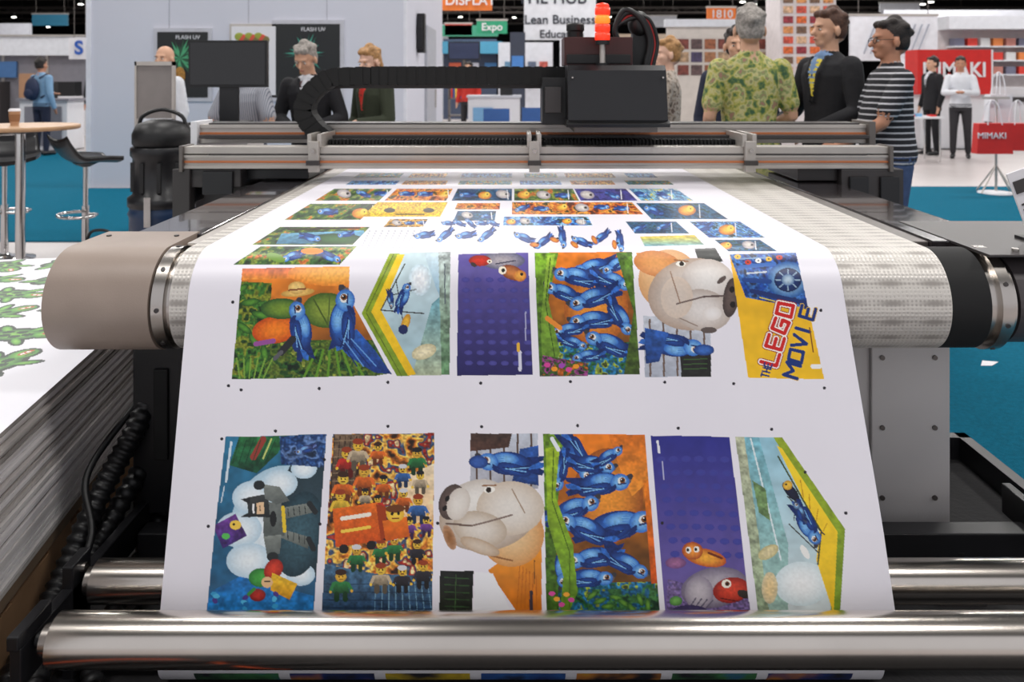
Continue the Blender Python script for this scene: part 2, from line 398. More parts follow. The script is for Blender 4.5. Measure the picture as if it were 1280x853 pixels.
# ================================================================= PAINTED SHEET
class Canvas:
    def __init__(s,PX,PY,base=(236,233,241),k=1.):
        s.X=PX; s.Y=PY; s.r,s.c=PX.shape; s.k=k
        s.img=np.zeros((s.r,s.c,3),dtype=np.float32); s.img[:]=base
        s.N={}
    def noise(s,cell,seed):
        k=(cell,seed)
        if k in s.N: return s.N[k]
        cell=cell*s.k
        rs=np.random.RandomState(seed)
        h=int(s.r/cell)+3; w=int(s.c/cell)+3
        g=rs.rand(h,w)
        yi=np.arange(s.r)/cell; xi=np.arange(s.c)/cell
        y0=yi.astype(int); x0=xi.astype(int); fy=(yi-y0)[:,None]; fx=(xi-x0)[None,:]
        fy=fy*fy*(3-2*fy); fx=fx*fx*(3-2*fx)
        a=g[y0][:,x0]; b_=g[y0][:,x0+1]; c=g[y0+1][:,x0]; d=g[y0+1][:,x0+1]
        n=(a*(1-fx)+b_*fx)*(1-fy)+(c*(1-fx)+d*fx)*fy
        s.N[k]=n.astype(np.float32); return s.N[k]
    def sl(s,y0,y1):
        rows=np.where((s.Y>=y0)&(s.Y<=y1))[0]
        if len(rows)==0: return None
        return slice(rows[0],rows[-1]+1)
    def put(s,sl,mask,col):
        v=s.img[sl]; 
        if isinstance(col,np.ndarray) and col.ndim==3: v[mask]=col[mask]
        else: v[mask]=col
    def pmask(s,pts,sl):
        X=s.X[sl]; Y=np.broadcast_to(s.Y[sl][:,None],X.shape); m=np.zeros(X.shape,bool); n=len(pts)
        for i in range(n):
            x0,y0=pts[i]; x1,y1=pts[(i+1)%n]
            if y0==y1: continue
            c=((y0>Y)!=(y1>Y))&(X<(x1-x0)*(Y-y0)/(y1-y0)+x0); m^=c
        return m
    def poly(s,pts,col,col2=None,noise=0,cell=6,clip=None):
        ys=[p[1] for p in pts]; sl=s.sl(min(ys),max(ys))
        if sl is None: return
        m=s.pmask(pts,sl)
        if clip is not None: m&=s.pmask(clip,sl)
        X=s.X[sl]; t=((s.Y[sl]-min(ys))/(max(ys)-min(ys)+1e-6))[:,None,None]
        c=np.array(col,float)[None,None,:]*(1-t)+np.array(col2 if col2 is not None else col,float)[None,None,:]*t
        c=np.broadcast_to(c,X.shape+(3,)).copy()
        if noise:
            n=(s.noise(cell,1)[sl]-.5)+.6*(s.noise(cell/2.5,2)[sl]-.5)
            c*= (1+noise*n)[:,:,None]
        s.put(sl,m,c.astype(np.float32))
    def busy(s,pts,pal,cell=5,seed=3,clip=None):
        ys=[p[1] for p in pts]; sl=s.sl(min(ys),max(ys))
        if sl is None: return
        m=s.pmask(pts,sl)
        if clip is not None: m&=s.pmask(clip,sl)
        n=.55*s.noise(cell,seed)[sl]+.3*s.noise(cell/2.2,seed+1)[sl]+.15*s.noise(cell*2.5,seed+5)[sl]
        n=np.clip((n-.22)/.56,0,.999)*(len(pal)-1)
        k=n.astype(int); f=np.clip((n-k-.3)/.4,0,1)[:,:,None]
        A=np.array(pal+[pal[-1]],dtype=np.float32); c=A[k]*(1-f)+A[k+1]*f
        c*= (.7+.6*s.noise(2.0,seed+2)[sl])[:,:,None]
        s.put(sl,m,c.astype(np.float32))
    def ell(s,cx,cy,rx,ry,a,col,clip=None,col2=None,g=.16):
        R=max(rx,ry); sl=s.sl(cy-R,cy+R)
        if sl is None: return
        a=math.radians(a); X=s.X[sl]-cx; Y=s.Y[sl][:,None]-cy
        u=(X*math.cos(a)+Y*math.sin(a))/rx; v=(-X*math.sin(a)+Y*math.cos(a))/ry
        d=u*u+v*v; m=d<=1
        if clip is not None: m&=s.pmask(clip,sl)
        if col2 is not None:
            t=np.clip(d,0,1)[:,:,None]; c=(np.array(col)*(1-t)+np.array(col2)*t).astype(np.float32)
            c*=(1-g/2+g*s.noise(2.2,9)[sl])[:,:,None]
            s.put(sl,m,c)
        else: s.put(sl,m,col)
    def line(s,x0,y0,x1,y1,w,col,clip=None):
        sl=s.sl(min(y0,y1)-w,max(y0,y1)+w)
        if sl is None: return
        dx,dy=x1-x0,y1-y0; L=dx*dx+dy*dy+1e-9
        X=s.X[sl]-x0; Y=s.Y[sl][:,None]-y0
        t=np.clip((X*dx+Y*dy)/L,0,1); d=np.hypot(X-t*dx,Y-t*dy); m=d<=w/2
        if clip is not None: m&=s.pmask(clip,sl)
        s.put(sl,m,col)
    def bird(s,cx,cy,S,ang,col=(48,104,190),dark=(20,44,104),lite=(126,184,232),clip=None,tail=1.7,beak=(58,56,62),flip=1):
        a=math.radians(ang); dx,dy=math.cos(a),math.sin(a); nx,ny=-dy*flip,dx*flip
        def o(u,v): return (cx+S*(u*dx+v*nx),cy+S*(u*dy+v*ny))
        for q in(-.22,0,.22): s.poly([o(-.5,.3),o(-tail,q*1.6+.12),o(-tail+.12,q*1.6-.1),o(-.5,-.3)],dark if q else col,noise=.35,cell=3,clip=clip)
        x,y=o(0,0); s.ell(x,y,S,S*.54,ang,col,clip,dark)
        x,y=o(.15,.2); s.ell(x,y,S*.6,S*.28,ang,lite,clip,col)
        x,y=o(-.25,-.26); s.ell(x,y,S*.82,S*.27,ang+10*flip,(34,78,160),clip,dark)
        if S>12:
            for q in range(5):
                p0=o(.25-.1*q,-.2-.05*(q%2)); p1=o(-.75-.07*q,-.42+.1*q); s.line(*p0,*p1,max(1.,S*.045),lite if q%2 else (14,32,84),clip)
            for q in range(3):
                p0=o(.6,.05+.1*q); p1=o(.25,.12+.1*q); s.line(*p0,*p1,max(.9,S*.04),(80,140,210),clip)
        x,y=o(1.38,.12); s.ell(x,y,S*.26,S*.16,ang+38*flip,beak,clip)
        x,y=o(1.3,-.02); s.ell(x,y,S*.2,S*.14,ang,(96,92,98),clip)
        x,y=o(.95,-.02); s.ell(x,y,S*.46,S*.4,ang,lite,clip,col)
        if S>12:
            for q in range(3): p0=o(.72,-.25+.06*q); p1=o(.42,-.48+.1*q); s.line(*p0,*p1,S*.07,dark,clip)
        x,y=o(1.04,.04); s.ell(x,y,S*.19,S*.17,ang,(232,232,228),clip); 
        x,y=o(1.08,.05); s.ell(x,y,S*.135,S*.135,0,(120,70,30),clip); s.ell(x,y,S*.075,S*.075,0,(16,10,8),clip); s.ell(x-S*.05,y-S*.05,S*.03,S*.03,0,(255,255,255),clip)
        if S>12:
            p0=o(.86,-.12); p1=o(1.22,-.1); s.line(*p0,*p1,S*.07,dark,clip)
def grid_sheet(name,Vs,img,rows,cols,matl):
    me=bpy.data.meshes.new(name)
    nv=rows*cols; me.vertices.add(nv); me.vertices.foreach_set('co',Vs.reshape(-1).astype(np.float32))
    i=np.arange(rows-1)[:,None]*cols+np.arange(cols-1)[None,:]
    q=np.stack([i,i+cols,i+1+cols,i+1],-1).reshape(-1,4)
    nf=len(q); me.loops.add(nf*4); me.loops.foreach_set('vertex_index',q.reshape(-1).astype(np.int32))
    me.polygons.add(nf); me.polygons.foreach_set('loop_start',(np.arange(nf)*4).astype(np.int32))
    try: me.polygons.foreach_set('loop_total',np.full(nf,4,dtype=np.int32))
    except Exception: pass
    me.update(calc_edges=True); me.polygons.foreach_set('use_smooth',np.ones(nf,bool))
    ca=me.color_attributes.new('print','FLOAT_COLOR','POINT')
    c=np.ones((nv,4),dtype=np.float32); c[:,:3]=s2l(np.clip(img.reshape(-1,3),0,250)); ca.data.foreach_set('color',c.reshape(-1))
    me.materials.append(matl); me.update()
    ob=bpy.data.objects.new(name,me); sc.collection.objects.link(ob); return ob
PM=bpy.data.materials.new('printed_vinyl'); PM.use_nodes=True; nt=PM.node_tree; pb=nt.nodes['Principled BSDF']
at=nt.nodes.new('ShaderNodeAttribute'); at.attribute_name='print'; nt.links.new(at.outputs['Color'],pb.inputs['Base Color'])
pb.inputs['Roughness'].default_value=.38; pb.inputs['Specular IOR Level'].default_value=.35
tc=nt.nodes.new('ShaderNodeTexCoord'); n2=nt.nodes.new('ShaderNodeTexNoise'); n2.inputs['Scale'].default_value=3
nt.links.new(tc.outputs['Object'],n2.inputs['Vector']); bp=nt.nodes.new('ShaderNodeBump'); bp.inputs['Strength'].default_value=.2; bp.inputs['Distance'].default_value=.02
nt.links.new(n2.outputs['Fac'],bp.inputs['Height']); nt.links.new(bp.outputs['Normal'],pb.inputs['Normal'])
SRr=RR+.004
E=(1.772,.2)          # where the web passes between the take-up rollers
dxe,dze=RY-E[0],RZ-E[1]; dd=math.hypot(dxe,dze)
base=math.atan2(E[1]-RZ,E[0]-RY); off=math.acos(SRr/dd); ta=base-off
ta=ta%(2*math.pi)
rowsP=[]
iv=np.linspace(1/4.3,1/RY,380)
for q in iv: rowsP.append((1/q,.954,0))
for i in range(1,91):
    a=math.pi/2+(ta-math.pi/2)*i/90; rowsP.append((RY+SRr*math.cos(a),RZ+SRr*math.sin(a),.0))
T=rowsP[-1]
for i in range(1,541):
    t=i/540; rowsP.append((T[0]+(E[0]-T[0])*t,T[1]+(E[1]-T[1])*t,t))
rowsP.append((1.772,.15,1)); rowsP.append((1.80,.10,1))
NR=len(rowsP); NC=1080
D=np.array([p[0] for p in rowsP]); Z=np.array([p[1] for p in rowsP]); TT=np.array([p[2] for p in rowsP])
xs=np.linspace(-.812,.820,NC)[None,:]+.026*TT[:,None]
PX=643+1000*xs/D[:,None]; PY=97+1000*(CH-Z)/D
PY[-2:]=[PY[-3]+1,PY[-3]+2]
C=Canvas(PX,PY,k=1.36)
JUNG=[(20,50,30),(40,100,50),(30,90,110),(40,120,170),(150,170,60),(210,120,40),(60,40,30)]
LEGO=[(50,30,20),(120,70,30),(200,110,40),(232,160,60),(240,190,90),(60,80,110),(150,40,30),(230,200,150)]
BLUE=[(20,40,90),(30,80,160),(60,130,200),(130,180,220),(30,60,60)]
def small(x0,y0,x1,y1,pal,seed,cell=5,fig=True):
    f=(y1-97)/(y0-97)
    p=[(x0,y0),(x1,y0),(643+(x1-643)*f,y1),(643+(x0-643)*f,y1)]
    C.busy(p,pal,cell,seed)
    h=y1-y0; n=max(1,int((x1-x0)/(h*1.5)))
    if fig and h>8:
        rs=random.Random(seed)
        for i in range(n):
            x=x0+(i+.5)*(x1-x0)/n; y=(y0+y1)/2+rs.uniform(-1,1)*h*.1; k=(seed+i)%4
            if k<2: C.bird(x,y,h*.42,rs.choice([0,180,20,200,160]),clip=p)
            elif k==2:
                C.ell(x,y,h*.55,h*.32,0,(240,196,70),p,(200,100,30)); C.ell(x+h*.2,y-h*.1,h*.22,h*.2,0,(244,210,90),p); C.ell(x+h*.22,y-h*.1,1,.8,0,(20,16,10),p)
            else:
                C.ell(x,y,h*.6,h*.34,10,(226,220,212),p,(150,140,150)); C.ell(x+h*.3,y,h*.12,h*.1,0,(40,34,34),p)
        C.line(x1-6,y0+2,x1-5,y1-2,1.2,(240,240,240),p)
    return p
YEL=[(240,196,40),(232,180,30),(238,190,36)]
for i,(a,c) in enumerate([(450,505),(515,560),(578,640),(655,695),(705,765),(780,815)]): small(a,217,c,222,[JUNG,LEGO,BLUE][i%3],20+i,4)
for i,(a,c) in enumerate([(440,500),(507,560),(575,640),(650,700),(712,765),(780,835)]): small(a,226,c,231,[BLUE,LEGO,JUNG][i%3],26+i,4)
DKB=[(16,40,60),(24,70,110),(40,100,140),(30,60,40)]; DKG=[(24,40,20),(50,90,40),(120,140,50),(200,110,40)]; DKO=[(90,40,20),(190,90,30),(230,150,60),(60,60,30)]
for i,(a,c,pl) in enumerate([(418,490,DKG),(496,566,DKO),(572,640,DKB),(643,716,DKG),(718,782,[(40,40,100),(60,60,140),(80,80,160)]),(786,845,[(230,200,60),(120,180,210),(60,110,160),(200,210,210)])]): small(a,236,c,251,pl,31+i,8)
for i,(a,y0,c,y1,pl) in enumerate([(388,255,472,275,DKG),(572,254,625,262,DKO),(572,264,620,276,DKB),(640,253,790,268,DKO),(795,254,880,274,DKB),(630,271,735,282,BLUE)]): small(a,y0,c,y1,pl,41+i,8)
small(472,253,560,271,YEL,50,14,fig=False)
C.ell(487,263,7,3,0,(40,28,20)); C.ell(536,263,7,3,0,(40,28,20)); C.line(495,268,530,268,1.5,(60,40,20))
small(488,274,535,284,[(60,50,40),(200,150,60),(230,220,200)],51)
for k in range(5): C.bird(560+k*14,279,5.5,180+20*(k%3))
p=small(350,284,462,306,DKG,52,8,fig=False)
C.poly([(352,292),(455,288),(457,304),(345,305)],(120,180,210),(60,110,140),noise=.3,clip=p); C.ell(420,299,34,7,0,(60,110,50),p,(30,60,30)); C.bird(388,297,9,10,clip=p); C.bird(432,293,7,170,clip=p); C.line(360,287,450,285,2,(60,40,30),p)
small(326,308,446,331,DKG,53,8,fig=False); C.bird(366,320,10,160); C.bird(412,321,10,20); C.ell(390,314,14,4,0,(240,140,50)); C.ell(345,322,12,5,20,(110,150,50))
for i in range(8):
    for j in range(9): C.ell(462+j*8-i*1.5,289+i*3,1.2,.8,0,(190,190,200))
for k in range(4): C.bird(530+k*26,294,8.5,170-30*(k%2))
for k in range(6): C.bird(655+k*24,297+5*(k%2),9,200-60*(k%3))
for k in range(5): C.ell(668+k*25,306-6*(k%2),6,3,20*k,(230,150,50),None,(170,80,40)); C.ell(672+k*25,304-6*(k%2),1.6,1.2,0,(30,20,20))
small(782,277,845,292,DKB,56); small(862,277,925,297,BLUE+[(20,30,30)],57)
C.poly([(800,296),(868,294),(880,306),(806,308)],(236,200,60),(120,180,200),noise=.3)
small(893,300,950,314,DKB,58)
C.poly([(868,311),(894,310),(904,327),(874,329)],(30,34,30),noise=.5)
# --- row A
def parrots_orange(q,seed,top=True):
    C.poly(q,(232,126,30),(70,50,24),noise=.35,cell=14)
    C.busy([(q[0][0],q[2][1]-40),(q[1][0]+20,q[2][1]-40),q[2],q[3]],JUNG[:5]+[(60,70,30)],7,seed,clip=q)
    C.poly([q[0],(q[0][0]+30,q[0][1]),(q[0][0]+14,(q[0][1]+q[2][1])/2),(q[3][0]+16,q[3][1]),q[3]],(110,150,40),(60,96,30),noise=.6,clip=q)
A1=[(303,336),(437,333),(436,370),(488,467),(470,470),(290,474)]
C.poly(A1,(236,134,44),(110,66,20),noise=.25,cell=16)
C.poly([(303,336),(437,333),(437,346),(303,350)],(200,84,40),(240,150,60),noise=.3,clip=A1)
C.ell(420,342,60,16,0,(250,180,80),A1,(238,140,50))
C.busy([(296,425),(480,425),(488,474),(290,474)],[(16,36,20),(40,80,34),(90,110,40),(60,90,30),(140,150,60)],9,61,clip=A1)
C.busy([(298,352),(340,354),(330,474),(290,474)],[(24,50,20),(60,110,40),(120,130,40),(30,60,24)],9,62,clip=A1)
for k in range(7): C.ell(300+(k*13)%34,362+k*16,12,4.5,-30+k*22,(90,150,50),A1,(30,70,26))
C.ell(345,412,30,17,-10,(244,130,30),A1,(190,70,14)); C.ell(352,386,26,13,0,(120,150,50),A1,(40,80,34))
C.ell(408,388,30,22,0,(140,160,60),A1,(60,90,30)); C.line(392,374,412,410,2,(70,90,30),A1); C.line(412,368,410,408,1.5,(80,100,40),A1)
for k in range(6): C.line(396+k*8,438,380+k*15,472,3,(96,146,40),A1)
for k in range(6): C.line(300+k*6,472,296+k*9,448,2,(120,160,60),A1)
C.bird(376,412,25,-100,tail=1.6); C.ell(372,366,21,5,-6,(236,196,110),None,(196,150,70)); C.ell(371,360,11,8,0,(244,210,130),None,(206,160,84)); C.line(361,363,382,361,2,(120,50,30))
C.poly([(412,420),(446,412),(470,440),(490,468),(468,466),(436,446)],(44,100,186),(26,56,130),noise=.3,cell=4)
C.bird(428,404,30,-84,tail=1.2,flip=-1)
for k in range(4): C.line(424+k*5,424,446+k*8,458,1.6,[(20,44,104),(96,150,216)][k%2])
C.line(352,440,366,424,9,(40,40,44)); C.line(344,448,352,440,5,(90,90,96)); C.line(320,430,342,426,6,(150,80,150),A1)
# A2
A2=[(487,317),(563,315),(562,469),(500,470),(452,392)]
C.poly(A2,(206,226,232),(150,180,190),noise=.12,cell=14)
C.poly([(530,317),(563,315),(563,400),(545,360)],(214,232,240),(120,170,200),noise=.1,clip=A2)
C.poly([(540,380),(563,360),(562,470),(515,470)],(110,170,190),(170,180,150),noise=.3,clip=A2)
C.poly([(548,315),(563,315),(563,469),(552,469)],(180,190,190),(90,130,90),noise=.5,clip=A2)
C.ell(530,440,16,9,-20,(236,226,190),A2,(200,190,150)); C.ell(525,350,14,20,0,(240,244,248),A2,(200,222,232))
C.poly([(487,317),(500,317),(466,388),(512,470),(496,470),(452,392)],(150,170,40),(120,150,40),noise=.2)
C.poly([(497,318),(506,318),(476,388),(520,468),(510,470),(464,390)],(250,210,40),(236,190,30),noise=.08)
C.line(492,318,458,390,1.2,(90,110,30)); C.line(458,392,502,470,1.2,(90,110,30))
C.line(506,330,476,388,1.5,(60,60,40)); C.line(476,388,530,392,1.5,(60,60,60)); C.line(495,350,505,410,1.2,(60,60,60)); C.line(486,370,520,362,1.2,(60,60,60))
C.bird(504,372,13,-70,(40,90,180)); C.bird(488,374,8,80,(60,60,80)); C.ell(507,404,5,12,20,(240,190,60),None,(190,130,30)); C.ell(504,412,6,6,0,(30,40,90)); C.line(556,330,556,380,1.5,(90,100,110))
# A3
A3=[(573,318),(660,316),(666,468),(571,470)]
C.poly(A3,(104,92,166),(38,34,92),noise=.1,cell=10)
for i in range(6):
    for j in range(9): C.ell(582+i*15+j*.5,350+j*13,5,3,0,(78,76,154),A3,(68,63,138),g=.04)
C.ell(628,326,28,11,0,(168,160,166),A3,(90,92,120)); C.ell(640,341,15,9,20,(196,120,60),A3,(120,60,40)); C.ell(600,326,14,7,0,(206,54,40),A3,(140,40,34)); C.ell(650,345,8,7,0,(236,170,70),A3,(190,110,50)); C.ell(628,338,5,5,0,(240,230,210)); C.ell(629,338,2.4,2.4,0,(20,20,20)); C.ell(652,343,2,2,0,(20,20,20)); C.ell(612,327,3,2.5,0,(240,230,210)); C.ell(612,327,1.2,1.2,0,(20,20,20)); C.line(620,330,644,326,1.5,(60,60,80)); C.ell(592,331,4,2.5,30,(60,50,50))
C.line(657,390,657,425,1.6,(170,170,205)); C.line(650,440,650,462,4,(214,214,230)); C.line(648,430,648,438,4,(230,180,60))
# A4
A4=[(668,316),(790,315),(800,468),(675,470)]
parrots_orange(A4,64)
C.ell(745,385,40,46,0,(236,150,50),A4,(170,90,30))
for (x,y,s_,a_,fl) in [(742,334,19,165,1),(722,346,21,190,1),(765,350,18,20,-1),(705,366,18,200,1),(742,372,22,160,1),(772,330,15,150,1),(742,400,21,175,1),(775,396,18,60,-1),(712,412,15,170,1),(762,430,22,200,1),(735,445,14,170,1),(716,428,13,20,-1)]: C.bird(x,y,s_,a_,clip=A4,flip=fl)
C.poly([(770,316),(790,315),(800,468),(780,468),(792,390)],(90,130,40),(60,80,30),noise=.6,clip=A4)
C.poly([(684,320),(694,318),(684,370),(700,440),(690,468),(678,468),(676,400)],(150,186,60),(90,130,40),noise=.3,clip=A4); C.line(688,322,682,380,1.2,(60,90,20),A4); C.line(682,380,694,450,1.2,(60,90,20),A4)
C.busy([(678,444),(735,454),(735,470),(676,470)],[(180,90,30),(60,90,40),(140,60,120),(30,50,30)],5,66)
for k in range(5): C.ell(684+k*9,456+(k*5)%9,4,3,0,[(214,70,150),(240,150,40),(160,70,180)][k%3],A4)
C.line(684,398,700,410,6,(230,140,50),A4); C.line(796,352,798,372,2,(240,240,240),A4)
# A5
C.poly([(795,316),(838,315),(846,340),(804,342)],(224,150,70),(200,120,50),noise=.3)
C.poly([(804,395),(888,398),(889,470),(806,472)],(200,205,215),(170,176,190),noise=.12)
for k in range(5): C.line(812+k*17,400,813+k*17,470,2.5,(110,90,80))
C.poly([(850,444),(889,440),(889,472),(852,472)],(36,36,34),noise=.4)
for k in range(3): C.line(855,450+k*6,884,449+k*6,1.4,(60,90,50))
C.ell(836,350,38,38,0,(240,200,150),None,(214,160,108),g=.05)
C.ell(822,330,30,16,10,(228,160,96),None,(204,128,70),g=.08)
C.ell(866,368,56,45,-8,(222,216,210),None,(178,156,140),g=.05)
C.ell(885,351,33,27,10,(232,228,224),None,(198,186,178),g=.04); C.ell(878,388,36,26,10,(228,222,218),None,(186,172,162),g=.04)
C.ell(846,372,20,26,0,(214,200,188),None,(214,196,180),g=.05); C.ell(890,392,12,9,0,(240,236,234),None,(224,216,210),g=.02)
C.ell(914,372,10,25,8,(104,88,82),None,(66,54,52),g=.1); C.ell(915,362,3.5,4,0,(28,22,22)); C.ell(916,381,3.5,4,0,(28,22,22)); C.ell(902,350,7,3,-40,(90,76,72)); C.ell(886,413,10,4,0,(96,84,80))
C.line(846,380,880,371,2,(112,94,88)); C.line(880,371,906,370,2.4,(92,76,72)); C.line(838,340,850,378,1.6,(160,130,110)); C.ell(851,330,6,3.4,0,(240,236,226)); C.ell(852,330,3,3,0,(40,28,20)); C.line(843,325,860,327,1.6,(150,100,60)); C.line(850,398,872,408,1.5,(150,132,120))
C.bird(842,432,26,8); C.ell(880,438,13,7,0,(60,112,196),None,(26,56,120)); C.poly([(806,410),(836,416),(824,452),(807,455)],(46,94,176),(30,60,120),noise=.4)
# A6
A6=[(912,318),(995,316),(1030,474),(935,472)]
C.poly(A6,(236,180,40),(242,192,30),noise=.08,cell=16)
C.busy([(912,318),(995,316),(1015,388),(932,372)],[(20,40,90),(30,70,150),(60,110,180),(40,50,80)],9,68,clip=A6)
C.ell(985,350,26,23,0,(160,196,220),A6,(40,90,160)); C.ell(985,350,17,15,0,(30,60,120),A6,(20,36,80)); C.ell(985,350,8,7,0,(180,200,214),A6,(90,120,160)); 
for k in range(8): a_=k*math.pi/4; C.line(985+9*math.cos(a_),350+8*math.sin(a_),985+15*math.cos(a_),350+13*math.sin(a_),1.6,(150,176,200),A6)
C.line(925,334,968,330,5,(60,110,190),A6); C.line(930,350,962,352,6,(36,70,140),A6); C.line(940,364,1010,380,6,(30,50,110),A6); C.line(934,342,958,340,2,(200,210,220),A6); C.line(950,372,1004,386,1.5,(220,200,80),A6); C.line(920,324,960,322,2,(130,160,200),A6)
for k in range(5): C.ell(922+k*13,321+(k*7)%9,4,3,0,[(236,190,60),(200,60,40),(240,240,240)][k%3],A6); C.ell(922+k*13,321+(k*7)%9,1,1,0,(20,16,14),A6)
def glyph(ch,ox,oy,ux,uy,vx,vy,w,col):
    G={'L':[(0,0,0,1),(0,1,.6,1)],'E':[(0,0,0,1),(0,0,.6,0),(0,.5,.5,.5),(0,1,.6,1)],'G':[(.65,.1,.1,.05),(.1,.05,0,.9),(0,.9,.6,1),(.6,1,.65,.55),(.65,.55,.35,.55)],'O':[(.05,.05,.6,0),(.6,0,.65,.95),(.65,.95,.05,1),(.05,1,.05,.05)],
       'M':[(0,1,0,0),(0,0,.35,.6),(.35,.6,.7,0),(.7,0,.7,1)],'V':[(0,0,.3,1),(.3,1,.6,0)],'I':[(.15,0,.15,1)],'T':[(0,0,.6,0),(.3,0,.3,1)],'H':[(0,0,0,1),(.6,0,.6,1),(0,.5,.6,.5)]}[ch]
    for a,b_,c,d in G: C.line(ox+a*ux+b_*vx,oy+a*uy+b_*vy,ox+c*ux+d*vx,oy+c*uy+d*vy,w,col)
def word(wd,ox,oy,ux,uy,vx,vy,adv,w,col):
    for i,ch in enumerate(wd):
        glyph(ch,ox+i*adv*ux,oy+i*adv*uy,ux,uy,vx,vy,w,col)
for w_,c_ in((9.5,(150,20,20)),(7.5,(252,244,238)),(4.6,(206,30,28))): word('LEGO',951,452,7,-23,19,5,.86,w_,c_)
for w_,c_ in((5.5,(240,196,40)),(4.2,(20,50,120))): word('MOVIE',979,468,6,-22,17,5,.83,w_,c_)
word('THE',951,470,2,-7,9,2,.9,2,(20,50,120))
C.line(1016,458,1024,458,6,(240,240,240),A6); C.line(1012,410,1016,440,1.5,(120,60,20))
# --- row B
B1=[(283,545),(408,543),(392,768),(258,770)]
C.poly(B1,(44,112,146),(36,86,124),noise=.3,cell=14)
C.ell(352,655,62,74,10,(238,244,248),B1,(170,202,220),g=.06); C.ell(392,640,42,80,0,(50,70,80),B1,(30,48,56),g=.1)
for (x,y,r) in [(318,620,26),(300,660,28),(312,700,28),(345,725,26),(350,604,22),(380,586,16),(376,718,18)]: C.ell(x,y,r,r*.8,0,(236,244,248),B1,(186,212,228),g=.05)
C.ell(374,668,30,54,12,(60,92,104),B1,(34,56,66),g=.2)
C.poly([(262,740),(300,720),(392,745),(392,770),(258,770)],(30,110,180),(40,130,200),noise=.4,clip=B1)
C.poly([(300,545),(360,544),(348,566),(322,590),(288,580)],(40,110,60),(24,70,50),noise=.5,clip=B1); C.line(330,548,318,570,8,(150,60,50),B1); C.line(340,548,330,572,2,(200,210,120),B1)
for k in range(6): C.line(300+k*9,549,292+k*8,578,1,(20,60,40),B1)
C.busy([(350,545),(408,543),(404,585),(352,580)],[(50,90,150),(30,60,110),(90,120,170),(30,50,80)],8,71,clip=B1)
C.bird(382,562,9,160,(90,110,170),(40,50,90),clip=B1)
C.poly([(268,655),(296,640),(310,668),(280,684)],(110,60,140),(60,40,110),noise=.5,clip=B1); C.ell(296,654,7,6,0,(240,200,80),B1); C.ell(284,668,5,4,0,(90,190,90),B1); C.ell(294,653,1.5,1.5,0,(10,10,10))
K1=(92,98,96);K2=(132,138,132);K3=(38,42,44)
C.poly([(344,636),(388,629),(392,641),(350,650)],K2,(92,98,94),noise=.15,clip=B1); C.poly([(348,660),(388,672),(385,686),(346,670)],K2,(88,94,90),noise=.15,clip=B1)
C.poly([(330,626),(352,628),(356,670),(330,670)],(116,122,118),(84,90,88),noise=.15,clip=B1)
C.poly([(310,620),(336,616),(338,646),(312,644)],(64,68,68),K3,noise=.1,clip=B1); C.poly([(302,622),(314,620),(314,628)],K3); C.poly([(302,644),(314,638),(314,645)],K3)
C.poly([(322,627),(331,626),(331,641),(322,641)],(230,194,154)); C.line(318,629,318,639,2.4,(244,244,244)); C.line(326,631,326,637,1.4,(70,30,20))
C.poly([(330,604),(350,608),(362,626),(346,630),(332,622)],K2,K1,noise=.15,clip=B1); C.ell(325,605,7,6,0,K3); C.poly([(330,670),(352,668),(350,692),(334,694)],K2,K1,noise=.15,clip=B1); C.ell(341,696,7,6,0,K3)
C.line(354,634,356,664,4.5,(230,196,50),B1); C.ell(342,648,4,10,0,(30,32,34)); C.line(387,630,394,640,7,K3,B1); C.line(386,674,392,686,7,K3,B1)
for k in range(4): C.line(360+k*7,636-k,361+k*7,645-k,1,K3,B1); C.line(360+k*7,664+k*2,360+k*7,674+k*2,1,K3,B1)
C.ell(326,722,15,12,0,(76,170,70),None,(40,110,50)); C.ell(342,712,11,14,30,(214,66,44),None,(150,36,28)); C.poly([(340,716),(372,730),(362,750),(338,738)],(240,196,50),(216,150,30),noise=.3); C.ell(334,728,7,7,0,(234,190,140)); C.line(331,727,337,727,2,(20,20,20)); C.ell(322,744,10,8,0,(190,50,40),None,(120,30,30)); C.line(318,736,306,748,4,(60,140,60))
C.line(290,552,284,600,3,(210,225,235),B1); C.line(282,606,278,626,1.5,(200,215,225),B1)
for k in range(12): C.ell(268+(k*37)%110,742+(k*11)%24,4,3,20*k,[(60,160,210),(90,190,230),(40,110,170),(80,60,140)][k%4],B1)
B2=[(416,543),(543,542),(540,768),(402,768)]
C.poly(B2,(170,110,60),(110,64,30),noise=.4,cell=14)
C.busy(B2,LEGO,10,72); 
C.poly([(418,543),(455,543),(440,620),(413,650)],(110,90,70),(70,50,40),noise=.5,cell=4,clip=B2)
for k in range(6): C.line(418+k*7,546,412+k*5,640,1.2,(60,44,34),B2)
for k in range(9): C.line(416,552+k*10,450-k*1.5,550+k*10,1,(150,126,96),B2)
C.poly([(500,600),(543,580),(541,650),(505,660)],(240,220,186),(240,200,150),noise=.2,clip=B2)
C.poly([(404,704),(470,718),(540,722),(540,768),(402,768)],(70,106,134),(40,66,96),noise=.5,cell=5,clip=B2)
for k in range(9): C.line(470+k*8,726,468+k*9,768,1.2,(110,150,176),B2)
for k in range(4): C.line(404,730+k*10,540,732+k*10,1,(30,50,74),B2)
rs=random.Random(5); figs=[]
HC=[(240,200,70),(236,190,60),(226,176,60)]; BC=[(200,50,40),(60,110,180),(50,130,70),(230,110,40),(50,46,54),(200,180,150),(120,70,150),(230,190,60)]
for r in range(6):
    for q in range(5): 
        if rs.random()<.82: figs.append((430+q*24+rs.uniform(-7,7)-r*2+(r%2)*8,564+r*30+rs.uniform(-8,8),BC[rs.randrange(8)],HC[rs.randrange(3)],rs.uniform(.8,1.35)))
